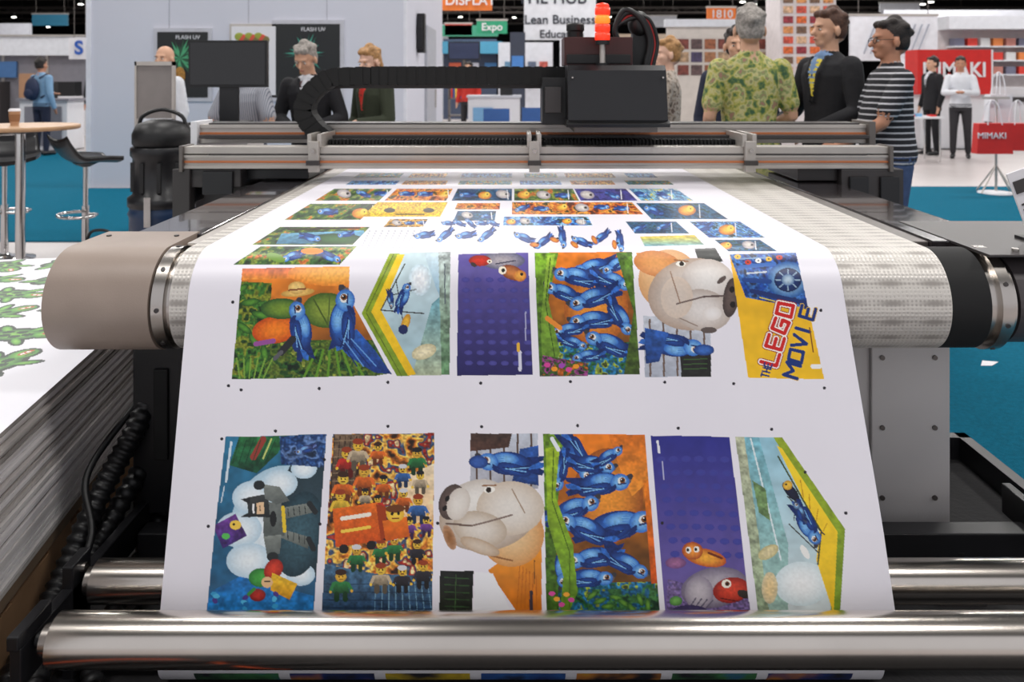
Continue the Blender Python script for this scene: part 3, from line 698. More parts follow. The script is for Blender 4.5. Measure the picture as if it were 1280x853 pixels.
for (x,y,c1,c2,z_) in figs:
    C.poly([(x-6*z_,y+4*z_),(x+6*z_,y+4*z_),(x+8*z_,y+15*z_),(x-8*z_,y+15*z_)],c1,tuple(v*.6 for v in c1),noise=.2,cell=3,clip=B2); C.line(x-7*z_,y+6*z_,x-10*z_,y+13*z_,3*z_,c1,B2); C.line(x+7*z_,y+6*z_,x+10*z_,y+12*z_,3*z_,c1,B2); C.ell(x-10*z_,y+14*z_,1.8,1.8,0,c2,B2); C.ell(x+10*z_,y+13*z_,1.8,1.8,0,c2,B2)
    C.line(x-4*z_,y+16*z_,x-4*z_,y+21*z_,5*z_,tuple(v*.45 for v in c1),B2); C.line(x+4*z_,y+16*z_,x+4*z_,y+21*z_,5*z_,tuple(v*.45 for v in c1),B2)
    C.ell(x,y-1,5.2*z_,5.2*z_,0,c2,B2,tuple(v*.85 for v in c2)); C.ell(x,y-5*z_,5.4*z_,3*z_,0,[(60,36,24),(30,30,34),(150,60,30),(210,210,214)][int(x+y)%4],B2); C.ell(x-1.8*z_,y-1,.9,1.1,0,(20,16,14),B2); C.ell(x+1.8*z_,y-1,.9,1.1,0,(20,16,14),B2); C.line(x-1.6*z_,y+1.8*z_,x+1.6*z_,y+1.8*z_,.9,(90,30,20),B2)
C.poly([(416,636),(472,628),(476,676),(420,684)],(232,112,34),(196,76,22),noise=.2,cell=4); C.poly([(470,630),(482,634),(485,672),(476,676)],(160,60,20)); C.line(428,648,462,643,5,(244,236,220)); C.line(428,664,462,659,4,(244,206,80)); C.ell(430,686,6,6,0,(34,30,30)); C.ell(464,682,6,6,0,(34,30,30))
C.poly([(478,652),(508,647),(512,672),(482,678)],(236,120,34),(206,90,24),noise=.15); C.ell(494,644,11,10,0,(248,208,76),None,(230,176,50),g=.04); C.ell(494,637,12,5,0,(110,60,26)); C.ell(490,643,1.8,2.2,0,(20,16,10)); C.ell(498,643,1.8,2.2,0,(20,16,10)); C.line(490,649,498,649,1.4,(120,40,20))
# B3
C.poly([(588,542),(672,541),(673,610),(588,610)],(196,202,214),(170,170,180),noise=.12)
for k in range(5): C.line(596+k*17,542,596+k*17,606,2.5,(90,70,60))
C.poly([(588,542),(640,541),(636,558),(588,564)],(60,46,40),(90,60,50),noise=.4)
C.poly([(650,560),(673,556),(673,606),(640,600)],(46,90,170),(30,60,120),noise=.4); C.bird(636,578,27,185); C.ell(598,577,12,8,0,(60,100,180),None,(26,56,120))
C.poly([(640,690),(677,640),(677,768),(648,768),(610,712)],(238,164,56),(204,110,24),noise=.15,cell=14)
for k in range(6): C.line(650+k*4,705+k*3,646+k*5,760,1,(190,100,26),[(640,690),(677,640),(677,768),(648,768),(610,712)])
C.ell(640,668,40,40,30,(232,198,150),None,(210,148,88),g=.06)
C.ell(610,645,62,42,-12,(226,220,212),None,(180,160,142),g=.05); C.ell(594,624,38,24,-20,(236,232,226),None,(200,190,180),g=.04); C.ell(638,634,42,34,0,(230,224,216),None,(206,190,172),g=.04); C.ell(600,660,34,22,10,(226,218,208),None,(190,172,152),g=.04)
C.ell(565,628,16,23,20,(108,90,84),None,(80,66,62)); C.ell(573,630,14,21,20,(230,224,216),None,(208,198,188),g=.03); C.ell(562,672,7,16,-20,(150,100,60),None,(190,150,120)); C.line(558,655,590,656,2.5,(110,90,80)); C.line(590,656,640,642,2.2,(130,110,100)); C.ell(612,611,7,4,-10,(244,240,232)); C.ell(611,611,3.4,3.4,0,(40,26,20)); C.line(603,606,620,605,1.8,(150,110,80)); C.ell(559,624,2.6,4,30,(24,20,20)); C.ell(556,636,2.6,4,30,(24,20,20))
C.line(600,690,640,700,2.2,(150,100,60)); C.ell(600,682,26,9,20,(214,198,180),None,(186,160,134),g=.05); C.line(640,610,656,640,1.6,(170,146,124))
C.poly([(550,714),(592,713),(590,768),(549,768)],(24,26,24),(34,40,30),noise=.4)
for k in range(5): C.line(556,722+k*9,586,723+k*9,1.3,(50,80,44)); 
C.line(570,718,569,762,1,(60,90,50))
C.poly([(594,714),(616,716),(640,768),(591,768)],(240,240,244))
C.line(664,740,664,762,4,(60,50,60)); C.line(668,700,668,730,1.2,(120,70,30))
B4=[(679,542),(806,543),(825,768),(683,768)]
parrots_orange(B4,74)
C.ell(760,620,44,60,0,(238,150,50),B4,(150,80,30))
C.poly([(760,543),(806,543),(812,600),(790,620),(776,590)],(214,112,30),(240,150,50),noise=.25,clip=B4)
for (x,y,s_,a_,fl) in [(722,572,24,60,1),(700,588,18,100,1),(740,580,20,10,-1),(750,604,26,-6,-1),(716,636,24,-20,-1),(770,656,34,-8,-1),(732,660,26,200,1),(742,696,24,170,1),(782,704,22,30,-1),(735,722,22,0,-1),(704,706,20,90,1),(760,570,14,-30,-1)]: C.bird(x,y,s_,a_,clip=B4,flip=fl)
C.poly([(682,560),(700,556),(694,620),(716,680),(722,740),(710,768),(700,766),(704,720),(684,650)],(160,190,44),(96,140,36),noise=.3,clip=B4); C.line(692,562,690,625,1.4,(80,110,24),B4); C.line(690,625,712,690,1.4,(80,110,24),B4); C.line(712,690,712,760,1.4,(80,110,24),B4)
C.busy([(735,736),(823,736),(825,768),(735,768)],[(30,60,40),(60,110,60),(30,90,130),(120,130,50)],8,75,clip=B4)
for k in range(8): C.ell(740+k*10,744+(k*7)%18,9,3.4,-40+k*18,(110,160,60),B4,(40,84,40))
C.poly([(804,600),(814,600),(826,730),(814,730)],(236,130,30),(200,80,20),noise=.3,clip=B4); C.line(690,548,698,562,5,(230,235,240),B4)
for k in range(5): C.ell(690+k*6,742+(k*7)%20,4,3,0,[(220,80,160),(244,170,60)][k%2],B4)
B5=[(813,545),(912,547),(938,768),(832,768)]
C.poly(B5,(46,48,136),(116,96,158),noise=.08,cell=12)
for i in range(6):
    for j in range(8): C.ell(826+i*16+j*2.6,575+j*17,6,4,0,(62,66,152),B5,(64,62,146),g=.04)
C.busy([(835,725),(936,750),(938,768),(832,768)],[(90,80,140),(120,100,150),(100,84,134)],12,76,clip=B5)
C.ell(882,698,26,11,10,(240,170,56),B5,(180,80,30)); C.ell(866,690,13,11,0,(238,150,56),B5,(160,70,30)); C.ell(861,689,3.6,4,0,(240,236,226)); C.ell(860,689,1.7,2,0,(20,14,12)); C.ell(871,688,3.6,4,0,(240,236,226)); C.ell(870,688,1.7,2,0,(20,14,12)); C.line(886,692,902,698,3,(110,44,20),B5); C.ell(845,705,13,7,0,(160,104,146),B5,(110,70,120)); 
C.ell(893,735,42,25,-12,(182,174,182),B5,(110,100,122),g=.1); C.ell(874,742,18,21,0,(196,188,194),B5,(140,130,146),g=.06); C.ell(914,738,23,16,-10,(220,70,46),B5,(140,34,28)); C.ell(930,743,9,5,20,(44,34,30),B5); C.ell(908,730,6,5.4,0,(244,238,224)); C.ell(909,730,3,3,0,(120,60,24)); C.ell(909,730,1.6,1.6,0,(14,10,10)); C.line(900,748,922,752,1.4,(90,20,18),B5)
for k in range(4): C.line(870+k*7,748+k,862+k*7,760,1.6,(90,84,104),B5)
C.ell(862,764,22,7,0,(70,60,100),B5,(60,50,90)); C.ell(845,752,8,6,0,(120,180,90),B5,(70,120,60))
C.line(822,552,824,566,3,(230,230,240),B5); C.line(830,600,828,578,1.5,(180,180,214),B5)
B6=[(919,546),(977,546),(1055,660),(1050,768),(948,768)]
C.poly(B6,(150,198,216),(210,218,218),noise=.12,cell=14)
C.poly([(919,546),(932,546),(960,650),(968,768),(948,768)],(180,184,156),(146,164,132),noise=.4,cell=5,clip=B6)
C.poly([(930,546),(948,546),(985,680),(985,768),(962,768)],(120,180,196),(160,190,176),noise=.25,clip=B6); C.line(938,548,976,700,2,(220,234,236),B6)
C.ell(1002,730,34,28,0,(244,246,246),B6,(210,226,230),g=.05); C.ell(960,690,14,8,-30,(226,212,166),B6,(190,180,130)); C.poly([(940,600),(956,610),(962,650),(948,640)],(110,140,90),noise=.5,clip=B6); C.ell(962,735,10,20,0,(236,206,150),B6,(210,196,160))
C.poly([(966,546),(980,546),(1056,660),(1050,768),(1038,768),(1044,668)],(150,170,44),(120,150,40),noise=.2,clip=B6)
C.poly([(970,556),(977,560),(1046,664),(1042,768),(1020,700),(1024,664)],(252,216,50),(240,196,36),noise=.06,clip=B6)
for k in range(4): C.line(1000+k*11,600+k*18,1004+k*8,622+k*14,1.2,(200,150,30),B6)
C.line(972,570,1026,664,2,(70,80,40)); C.line(1026,664,1022,705,2,(70,70,50)); C.line(984,620,1030,668,1.5,(60,60,60)); C.line(986,655,1022,690,1.5,(60,60,60)); C.line(996,612,992,650,1.2,(60,60,60))
C.ell(988,614,6,15,-40,(30,34,60),None,(16,18,34)); C.ell(984,606,6,6,0,(240,196,70),None,(200,150,50)); C.ell(982,605,1.4,1.4,0,(16,14,14)); C.bird(1008,655,20,60,(40,90,170)); C.bird(1000,640,10,-120,(60,70,100)); C.ell(1006,690,10,4,60,(240,240,236))
for (x,y) in [(291,378),(286,482),(302,487),(399,486),(485,478),(601,479),(713,477),(831,478),(917,480),(1030,485),(1026,388),(278,548),(345,538),(485,533),(602,533),(722,532),(848,536),(964,536),(1006,590),(262,656),(405,575),(400,655),(547,655),(828,655),(1056,640)]:
    C.ell(x,y,2,2,0,(34,30,40))
xx=np.broadcast_to(xs,(NR,NC)); yy=np.broadcast_to(D[:,None],(NR,NC)).copy(); zz=np.broadcast_to(Z[:,None],(NR,NC)).copy()
env=np.clip(TT*1.5,0,1)*np.clip((1-TT)*4,0,1)
yy-= (env[:,None]*(.004*np.sin(xx*9+1)+.003*np.sin(xx*21+TT[:,None]*4)+.002))
Vs=np.stack([xx,yy,zz],-1)
grid_sheet('printed_banner_sheet',Vs,C.img,NR,NC,PM)
# ================================================================= SHEET STACK (left)
SA=math.atan(.143); Rs=Matrix.Rotation(SA,4,'Z')
org=Vector((-1.16,1.806,0))
ST=empty('stack_of_printed_boards',(-2.0,2.4,0))
b=B('boards')
BM=[mat('board_edge%d'%i,c,.6,var=.03,scale=1.5) for i,c in enumerate([(222,218,216),(194,188,184),(210,204,202),(156,150,146),(232,228,228)])]
L0,L1,Wd=-.5,1.86,1.5
for i in range(30):
    z=.21+i*.013; j=random.uniform(-.012,.006) if i<29 else 0
    vs_=[Vector((x,y,zq)) for x in(-Wd+j,j) for y in(L0+j,L1+j) for zq in(z,z+.009)]
    vs_=[Rs@v+org for v in vs_]
    b.add(vs_,[(0,1,3,2),(4,6,7,5),(0,4,5,1),(2,3,7,6),(0,2,6,4),(1,5,7,3)],BM[random.randrange(5)])
    vs_=[Vector((x,y,zq)) for x in(-Wd+.03,-.02) for y in(L0+.02,L1-.02) for zq in(z+.009,z+.013)]
    vs_=[Rs@v+org for v in vs_]
    if i<29: b.add(vs_,[(0,1,3,2),(4,6,7,5),(0,4,5,1),(2,3,7,6),(0,2,6,4),(1,5,7,3)],BM[3])
b.done(ST)
ztop=.21+29*.013+.009+.0006
r_,c_=420,520
ly=np.linspace(L1,L0,r_); lx=np.linspace(-Wd,0,c_)
LX,LY=np.meshgrid(lx,ly); wx=LX*math.cos(SA)-LY*math.sin(SA)+org.x; wy=LX*math.sin(SA)+LY*math.cos(SA)+org.y
C=Canvas(LX*100,-ly*100,base=(228,227,235))   # artwork in the board's own plane (centimetres)
def turtle(u,v,s,a):
    g=(58,126,40); dk=(14,36,20); l=(120,180,70); A=math.radians(a)
    def o(x,y): return (u+s*(x*math.cos(A)-y*math.sin(A)), v+s*(x*math.sin(A)+y*math.cos(A)))
    for x,y,rx,ry,q in [(-.2,0,.95,.62,0),(.85,-.1,.5,.42,0),(.3,.7,.5,.2,50),(-.7,.65,.45,.22,110),(.35,-.7,.5,.2,-50),(-.85,-.55,.5,.22,-130)]:
        X,Y=o(x,y); C.ell(X,Y,rx*s*1.12,ry*s*1.18,q+a,dk); 
    for x,y,rx,ry,q,c in [(-.2,0,.95,.62,0,(40,90,44)),(.85,-.1,.5,.42,0,g),(.3,.7,.45,.16,50,g),(-.7,.65,.4,.17,110,g),(.35,-.7,.45,.16,-50,g),(-.85,-.55,.45,.17,-130,g)]:
        X,Y=o(x,y); C.ell(X,Y,rx*s*.92,ry*s*.9,q+a,l,None,c)
    for x,y in [(-.5,.1),(-.1,.2),(-.1,-.25),(-.6,-.25),(.25,0)]:
        X,Y=o(x,y); C.ell(X,Y,.2*s,.16*s,a,(24,56,32))
    X,Y=o(.95,-.15); C.ell(X,Y,.3*s,.12*s,a,(190,60,40)); 
    for q in(-.1,.1): X,Y=o(.95+q,-.15); C.ell(X,Y,.07*s,.06*s,a,(250,250,250))
    p0=o(.75,.1); p1=o(1.15,.05); C.line(*p0,*p1,.06*s,(20,30,20))
for i,v in enumerate([-172,-148,-124,-99,-74,-48,-22,6,32]):
    for j,u in enumerate([-128,-102,-77,-52,-28]):
        turtle(u+(i%2)*6,v,9,[20,-35,60,10,-60][(i+j)%5])
grid=np.stack([wx,wy,np.full_like(wx,ztop)],-1)
ob=grid_sheet('printed_top_sheet',grid,C.img,r_,c_,PM); put(ob,ST)
b=B('pallet'); WOOD=mat('pallet_wood',(150,116,84),.8,var=.2,scale=6)
def rb(x0,x1,y0,y1,z0,z1,m):
    vs_=[Rs@Vector((x,y,z))+org for x in(x0,x1) for y in(y0,y1) for z in(z0,z1)]
    b.add(vs_,[(0,1,3,2),(4,6,7,5),(0,4,5,1),(2,3,7,6),(0,2,6,4),(1,5,7,3)],m)
for x in(-Wd,-.8,-.12): rb(x,x+.1,L0,L1,.02,.15,WOOD)
for k in range(12): rb(-Wd,-.02,L0+k*.2,L0+k*.2+.14,.15,.175,WOOD)
for k in (0,5,11): rb(-Wd,-.02,L0+k*.2,L0+k*.2+.14,.0,.02,WOOD)
rb(-Wd,-.01,L0,L1,.175,.21,mat('cardboard',(120,100,80),.9))
b.done(ST)
# hoses between stack and machine
b=B('corrugated_hose')
def hose(pts,r,m=BLK):
    pp=catmull(pts,40); b.tube(pp,[r*(1+.13*math.sin(i*1.35)) for i in range(len(pp))],m,n=14)
hose([(-1.02,2.35,.62),(-1.03,2.2,.46),(-1.09,2.1,.3),(-1.12,1.95,.14),(-1.10,1.7,.07),(-1.1,1.45,.06)],.028)
hose([(-1.0,2.4,.4),(-1.04,2.2,.3),(-1.08,2.0,.16),(-1.05,1.75,.07),(-.9,1.55,.06),(-.6,1.5,.055)],.026)
hose([(-.98,2.3,.2),(-1.0,2.1,.1),(-.95,1.8,.06),(-.75,1.62,.05),(-.4,1.56,.05)],.022)
b.done()
b=B('power_cable')
b.tube(catmull([(-1.1,1.6,.03),(-.9,1.46,.05),(-.7,1.5,.06),(-.62,1.6,.05),(-.5,1.72,.03)],12),.008,mat('orange_cable',(226,90,30),.5))
b.tube(catmull([(-1.14,2.2,.3),(-1.1,2.1,.16),(-1.05,1.9,.1),(-1.1,1.75,.06)],12),.01,BLK)
b.tube(catmull([(-1.05,2.25,.5),(-1.12,2.1,.36),(-1.06,2.0,.24),(-1.09,1.85,.1)],12),.009,BLK)
b.done()
b=B('hammer'); HW=mat('handle_wood',(150,104,70),.5)
b.tube([(1.27,2.25,.055),(1.36,2.22,.045),(1.44,2.18,.03)],[.014,.016,.019],HW); b.cyl((1.255,2.19,.06),(1.275,2.32,.06),.02,STEEL); b.done()
b=B('levelling_jack'); b.bx(1.12,1.24,2.1,2.2,.01,.03,DGREY); b.cyl((1.18,2.15,.03),(1.18,2.15,.12),.02,STEEL); b.cyl((1.18,2.15,.12),(1.18,2.15,.14),.035,BLK,n=6); b.done()
b=B('paper_scrap'); v=[P(1228,452,3.92),P(1248,455,3.9),P(1240,462,3.85),P(1226,462,3.85)]; v=[(q.x,q.y,.0125) for q in v]; b.add(v+[(x,y,z+.001) for x,y,z in v],[(3,2,1,0),(4,5,6,7)]+[(i,(i+1)%4,(i+1)%4+4,i+4) for i in range(4)],PAPER); b.done()
b=B('instruction_card_holder')
Rc=Matrix.Rotation(math.radians(-20),3,'Y')
cc=(1.42,2.2,1.04)
b.bx(1.39,1.45,2.2,2.206,.93,1.15,PAPER,R=Rc,c=cc); b.bx(1.397,1.443,2.197,2.2,1.09,1.125,DGREY,R=Rc,c=cc); b.bx(1.4,1.44,2.197,2.2,.97,1.0,mat('qr_grey',(60,60,60),.6),R=Rc,c=cc); b.bx(1.4,1.44,2.197,2.2,1.04,1.045,DGREY,R=Rc,c=cc); b.bx(1.4,1.44,2.197,2.2,1.055,1.06,DGREY,R=Rc,c=cc)
b.bx(1.40,1.52,2.16,2.24,.952,.96,BLK); b.done()
# ================================================================= LEFT BOOTH
WALLM=mat('booth_wall_white',(210,211,222),.6,var=.015,scale=1)
SEAM=mat('seam',(150,150,160),.6)
b=B('wall_booth')
b.bx(-5.36,-1.37,10.1,10.25,0,3.2,WALLM); b.bx(-1.52,-1.37,10.25,15.2,0,3.2,WALLM)
for x in(-4.36,-3.36,-2.37): b.bx(x,x+.006,10.097,10.1,0,3.2,SEAM)
b.bx(-5.4,-5.34,10.08,10.27,0,3.2,mat('booth_post',(226,226,234),.5)); b.bx(-1.40,-1.36,10.09,10.14,0,3.2,mat('booth_post',(226,226,234),.5))
b.done()
PB=mat('poster_black',(22,26,28),.4); 
def poster(x0,x1,y0,y1,leafc,txt):
    a=P(x0,y1,10.08); c=P(x1,y0,10.08)
    b=B('framed_poster'); b.bx(a.x-.05,c.x+.05,10.075,10.1,a.z-.05,c.z+.05,mat('poster_frame',(196,196,204),.4)); b.bx(a.x,c.x,10.068,10.075,a.z,c.z,PB)
    cx=(a.x+c.x)/2-.03; cz=a.z+(c.z-a.z)*.6
    G=mat('leaf_'+txt,leafc,.6); G2=mat('leafd_'+txt,tuple(v*.5 for v in leafc),.6)
    for k in range(34):
        an=math.radians(7+k*24.7); L=.14+.13*((k*7)%5)/4
        p=Vector((cx,10.064-.0002*k,cz)); d=Vector((math.cos(an),0,math.sin(an))); n=Vector((-d.z,0,d.x))
        b.add([p,p+d*L*.5+n*.014,p+d*L,p+d*L*.5-n*.014],[(0,1,2,3)],G if k%2 else G2)
    b.ell((cx,10.058,cz-.22),(.07,.004,.11),mat('pine_'+txt,(170,120,50),.6,var=.4,scale=60))
    o=b.done(); text('FLASH UV',(cx+.1,10.06,c.z-.07),.07,WHITE,o)
poster(197,260,40,122,(80,170,120),'a'); poster(345,425,30,122,(70,160,140),'b'); 
a=P(290,122,10.08); c=P(345,30,10.08)
b=B('framed_poster'); b.bx(a.x-.03,c.x+.02,10.075,10.1,a.z,c.z,ALU); b.bx(a.x,c.x,10.06,10.075,a.z+.03,c.z-.03,PAPER)
for k in range(9): b.ell((a.x+.1+.04*k,10.058,c.z-.16-.02*(k%3)),(.06,.004,.05),mat('fruit%d'%(k%3),[(150,160,60),(210,80,60),(120,110,60)][k%3],.6))
b.done()
b=B('wall_speaker'); b.bx(-1.36,-1.26,11.2,11.4,1.75,2.3,BLK); b.prism([(11.15,1.8),(11.12,2.1),(11.2,2.3),(11.2,1.8)],'X',-1.36,-1.28,BLKS); b.done()
b=B('doorway_panel'); b.bx(-1.37,-1.33,12.2,13.6,0,2.2,mat('panel_grey',(176,178,186),.5)); b.bx(-1.34,-1.31,13.4,13.45,.9,1.2,ALU); b.done()
b=B('operator_console')
b.bx(-2.2,-1.8,5.4,5.75,0.02,1.04,GREYP); b.bx(-2.28,-1.72,5.3,5.8,1.04,1.08,WHITE); b.bx(-2.15,-1.85,5.39,5.4,.2,.9,DGREY); b.bx(-2.2,-1.95,5.33,5.4,1.08,1.1,BLK); 
for x in(-2.17,-1.83):
    for y in(5.45,5.7): b.cyl((x,y,0),(x,y,.02),.02,BLK)
b.done(bevel=.004)
b=B('computer_monitor')
b.bx(-2.233,-1.694,5.48,5.52,1.333,1.655,BLK); b.bx(-2.22,-1.707,5.477,5.48,1.35,1.643,mat('screen_off',(14,14,17),.2,coat=.5))
b.bx(-2.0,-1.93,5.52,5.56,1.12,1.5,BLK); b.bx(-2.03,-1.9,5.50,5.53,1.1,1.34,BLKS); b.bx(-2.09,-1.84,5.42,5.64,1.082,1.1,BLK); b.bx(-2.1,-1.85,5.52,5.55,1.4,1.6,BLKS)
b.done(bevel=.004)
b=B('grey_sign_stand')
a=P(172,148,6.);c=P(216,82,6.)
b.bx(a.x,c.x,5.99,6.01,a.z,c.z,mat('sign_grey',(132,126,124),.6)); b.bx(a.x-.015,a.x,5.98,6.02,.02,c.z+.03,ALU); b.bx(c.x,c.x+.015,5.98,6.02,.02,c.z+.03,ALU); b.bx(a.x-.015,c.x+.015,5.98,6.02,c.z,c.z+.03,ALU)
b.bx(a.x-.03,a.x,5.8,6.2,0,.02,ALUD); b.bx(c.x,c.x+.03,5.8,6.2,0,.02,ALUD); b.done()
b=B('industrial_vacuum'); cx,cy=-2.2,5.0; NAV=mat('navy_drum',(30,52,84),.35)
b.lathe((cx,cy,.14),[(.17,0),(.19,.02),(.19,.4),(.2,.42),(.19,.44),(.19,.46)],NAV)
b.lathe((cx,cy,.60),[(.19,0),(.2,.01),(.2,.06),(.17,.08),(.17,.3),(.185,.32),(.185,.36),(.18,.37)],BLKS)
b.lathe((cx,cy,.97),[(.16,0),(.175,.02),(.175,.08),(.15,.14),(.06,.17)],BLK)
for k in range(10):
    a=2*math.pi*k/10; b.bx(cx+.168*math.cos(a)-.012,cx+.168*math.cos(a)+.012,cy+.168*math.sin(a)-.012,cy+.168*math.sin(a)+.012,.7,.88,BLK)
b.bx(cx-.02,cx+.02,cy-.21,cy-.19,.5,.68,CHROME); b.cyl((cx-.05,cy-.18,.35),(cx-.05,cy-.23,.35),.04,BLK)
b.tube(catmull([(cx-.15,cy,1.08),(cx-.12,cy,1.16),(cx,cy,1.2),(cx+.12,cy,1.16),(cx+.15,cy,1.08)],6),.012,BLK)
for sx in(-1,1):
    for sy in(-1,1): b.ell((cx+sx*.14,cy+sy*.12,.04),(.04,.025,.04),BLK); b.bx(cx+sx*.14-.02,cx+sx*.14+.02,cy+sy*.12-.02,cy+sy*.12+.02,.06,.15,DGREY)
b.done()
b=B('black_bag'); c=Vector((-2.9,5.6,0)); b.ell(c+Vector((0,0,.13)),(.2,.13,.13),RUB); b.bx(c.x-.17,c.x+.17,c.y-.1,c.y+.1,0,.1,RUB); b.tube(catmull([c+Vector((-.1,0,.22)),c+Vector((-.06,0,.32)),c+Vector((.06,0,.32)),c+Vector((.1,0,.22))],6),.01,BLK); b.done()
b=B('round_high_table'); cx,cy=-3.52,5.7
b.lathe((cx,cy,1.03),[(.37,0),(.38,.005),(.38,.025),(.375,.03)],mat('table_oak',(186,148,112),.4,var=.12),n=48); b.cyl((cx,cy,.02),(cx,cy,1.03),.032,CHROME); b.lathe((cx,cy,0),[(.26,0),(.26,.008),(.05,.03),(.035,.05)],CHROME); b.lathe((cx,cy,1.0),[(.04,0),(.12,.03)],DGREY); b.done()
b=B('takeaway_coffee_cup'); cx=-3.53; 
b.lathe((cx,5.65,1.06),[(.026,0),(.036,.1),(.037,.102)],mat('cup_card',(190,150,116),.6)); b.lathe((cx,5.65,1.09),[(.031,0),(.0365,.05)],mat('cup_sleeve',(150,108,76),.8)); b.lathe((cx,5.65,1.162),[(.039,0),(.039,.008),(.033,.012),(.033,.018),(.03,.018)],PAPER); b.done()
def stool(x,y,rz):
    b=B('bar_stool'); R=Matrix.Rotation(rz,3,'Z')
    n=14; vs=[];fs=[]
    for i in range(n+1):
        u=-1+2*i/n
        for j in range(n+1):
            v=-1+2*j/n
            X=u*.24*(1-.12*v*v); Y=v*.2; Zz=.78+.035*u*u+.16*max(0,v-.3)**2*(1/.49)+.02*max(0,-v-.4)*-1
            vs.append(R@Vector((X,Y,Zz))+Vector((x,y,0)))
    m=(n+1); top=len(vs)
    vs+= [v-Vector((0,0,.03)) for v in vs]
    for i in range(n):
        for j in range(n):
            a=i*m+j; fs.append((a,a+m,a+m+1,a+1)); fs.append((a+top,a+1+top,a+m+1+top,a+m+top))
    for i in range(n):
        for a,c in((i,i+1),(i*m,(i+1)*m),(n*m+i,n*m+i+1),(i*m+n,(i+1)*m+n)): fs.append((a,c,c+top,a+top))
    b.add(vs,fs,BLKS,True)
    b.lathe((x,y,.72),[(.03,0),(.09,.03)],BLK); b.cyl((x,y,.4),(x,y,.74),.018,CHROME); b.cyl((x,y,.02),(x,y,.42),.027,CHROME); b.lathe((x,y,0),[(.21,0),(.21,.008),(.06,.03),(.035,.05)],CHROME)
    pts=[R@Vector((.0,.0,0))+Vector((x,y,.36))]+[R@Vector((.17*math.sin(t),.08+.13*math.cos(t)-.02,0))+Vector((x,y,.36)) for t in [math.radians(q) for q in range(-150,151,20)]]+[Vector((x,y,.36))]
    b.tube(pts,.011,CHROME,n=8); b.done()
stool(-3.27,6.1,2.4); stool(-3.92,6.15,.5)
GW=mat('booth_grey',(130,128,136),.7); FAS=mat('fascia_white',(218,220,226),.5); BLU=mat('sign_blue',(40,90,180),.5)
b=B('exhibition_booth'); b.bx(-16,-9.2,20,20.2,0,1.95,GW); b.bx(-16,-9.2,19.8,20.2,1.95,2.42,FAS); b.bx(-16,-9.2,19.75,19.8,2.42,2.46,ALU)
for k in range(6): b.bx(-15+k*1.1,-14.94+k*1.1,19.97,20,0,1.95,ALU)
b.bx(-13.4,-12.6,19.6,19.98,.02,1.3,DGREY); b.bx(-12.2,-11.6,19.7,19.98,.9,1.5,mat('pic_warm',(170,130,100),.6)); b.bx(-11.3,-10.4,19.2,19.8,0,.95,WHITE); b.bx(-11.1,-10.6,19.3,19.6,.95,1.3,BLK)
b.bx(-12.9,-12.4,19.9,19.97,1.4,1.8,mat('pic_blue',(70,110,160),.6)); b.bx(-10.2,-9.8,19.9,19.97,1.2,1.8,mat('pic_green',(90,140,90),.6))
o=b.done()
b=B('hanging_sign_board'); a=P(86,74,17);c=P(112,47,17); b.bx(a.x,c.x,17,17.06,a.z,c.z,PAPER); b.cyl((a.x+.1,17.03,c.z),(a.x+.1,17.03,6.4),.008,ALUD,n=6); b.cyl((c.x-.1,17.03,c.z),(c.x-.1,17.03,6.4),.008,ALUD,n=6); o=b.done(); text('S',((a.x+c.x)/2,16.98,(a.z+c.z)/2),.4,BLU,o,bold=.03)
b=B('reception_counter'); b.bx(-9.4,-8.5,15.2,15.8,.02,.95,WHITE); b.bx(-9.45,-8.45,15.15,15.85,.95,1.0,GW); b.bx(-9.3,-8.6,15.18,15.2,.1,.85,GW); b.bx(-9.2,-8.9,15.3,15.6,1.0,1.3,BLK); b.bx(-9.4,-8.5,15.2,15.8,0,.02,BLK); b.done()
def chair(x,y,m):
    b=B('visitor_chair'); b.bx(x-.22,x+.22,y-.22,y+.22,.43,.46,m); b.bx(x-.22,x+.22,y+.2,y+.23,.52,.88,m)
    for sx in(-.19,.19):
        b.cyl((x+sx,y+.215,.46),(x+sx,y+.215,.54),.012,CHROME,n=8)
        for sy in(-.19,.19): b.cyl((x+sx,y+sy,0),(x+sx,y+sy,.43),.012,CHROME,n=8)
    b.done()
chair(-7.6,15.5,WHITE); chair(-7.0,16.2,WHITE)
BC_=mat('blue_chair_shell',(50,90,150),.5)
chair(-.3,13.2,BC_); chair(.35,13.6,BC_)
# ================================================================= CENTRE DISTANCE
def hang(name,x0,y0,x1,y1,D,m,txts=(),tm=None,back=.08):
    a=P(x0,y1,D);c=P(x1,y0,D); b=B(name); b.bx(a.x,c.x,D,D+back,a.z,c.z,m)
    b.bx(a.x-.02,c.x+.02,D-.01,D+back+.01,c.z,c.z+.05,ALU)
    if c.z<6.2:
        for q in(.1,.9): b.cyl((a.x+(c.x-a.x)*q,D+back/2,c.z),(a.x+(c.x-a.x)*q,D+back/2,6.4),.01,ALUD,n=6)
    o=b.done()
    for (t,px,py,s) in txts:
        q=P(px,py,D); text(t,(q.x,D-.02,q.z),s*D/1000,tm or BLK,o,bold=.01)
    return o
ORG=mat('sign_orange',(232,120,40),.5); GRN=mat('sign_green',(40,150,110),.5); LBL=mat('sign_lightblue',(120,170,210),.5); CYN=mat('dark_text',(40,44,56),.6)
hang('hanging_sign_board',512,-14,615,13,17,ORG,[('NEWS DISPLAY',562,1,17)],PAPER)
hang('hanging_sign_board',655,-30,745,50,19,FAS,[('THE HUB',690,-2,21),('Lean Business',700,25,16),('Education',702,43,14)],CYN)
hang('hanging_sign_board',596,26,634,42,24,GRN,[('Expo',615,34,13)],PAPER)
hang('hanging_sign_board',884,10,920,26,22,ORG,[('1810',902,18,14)],PAPER)
hang('hanging_sign_board',800,20,846,34,34,FAS)
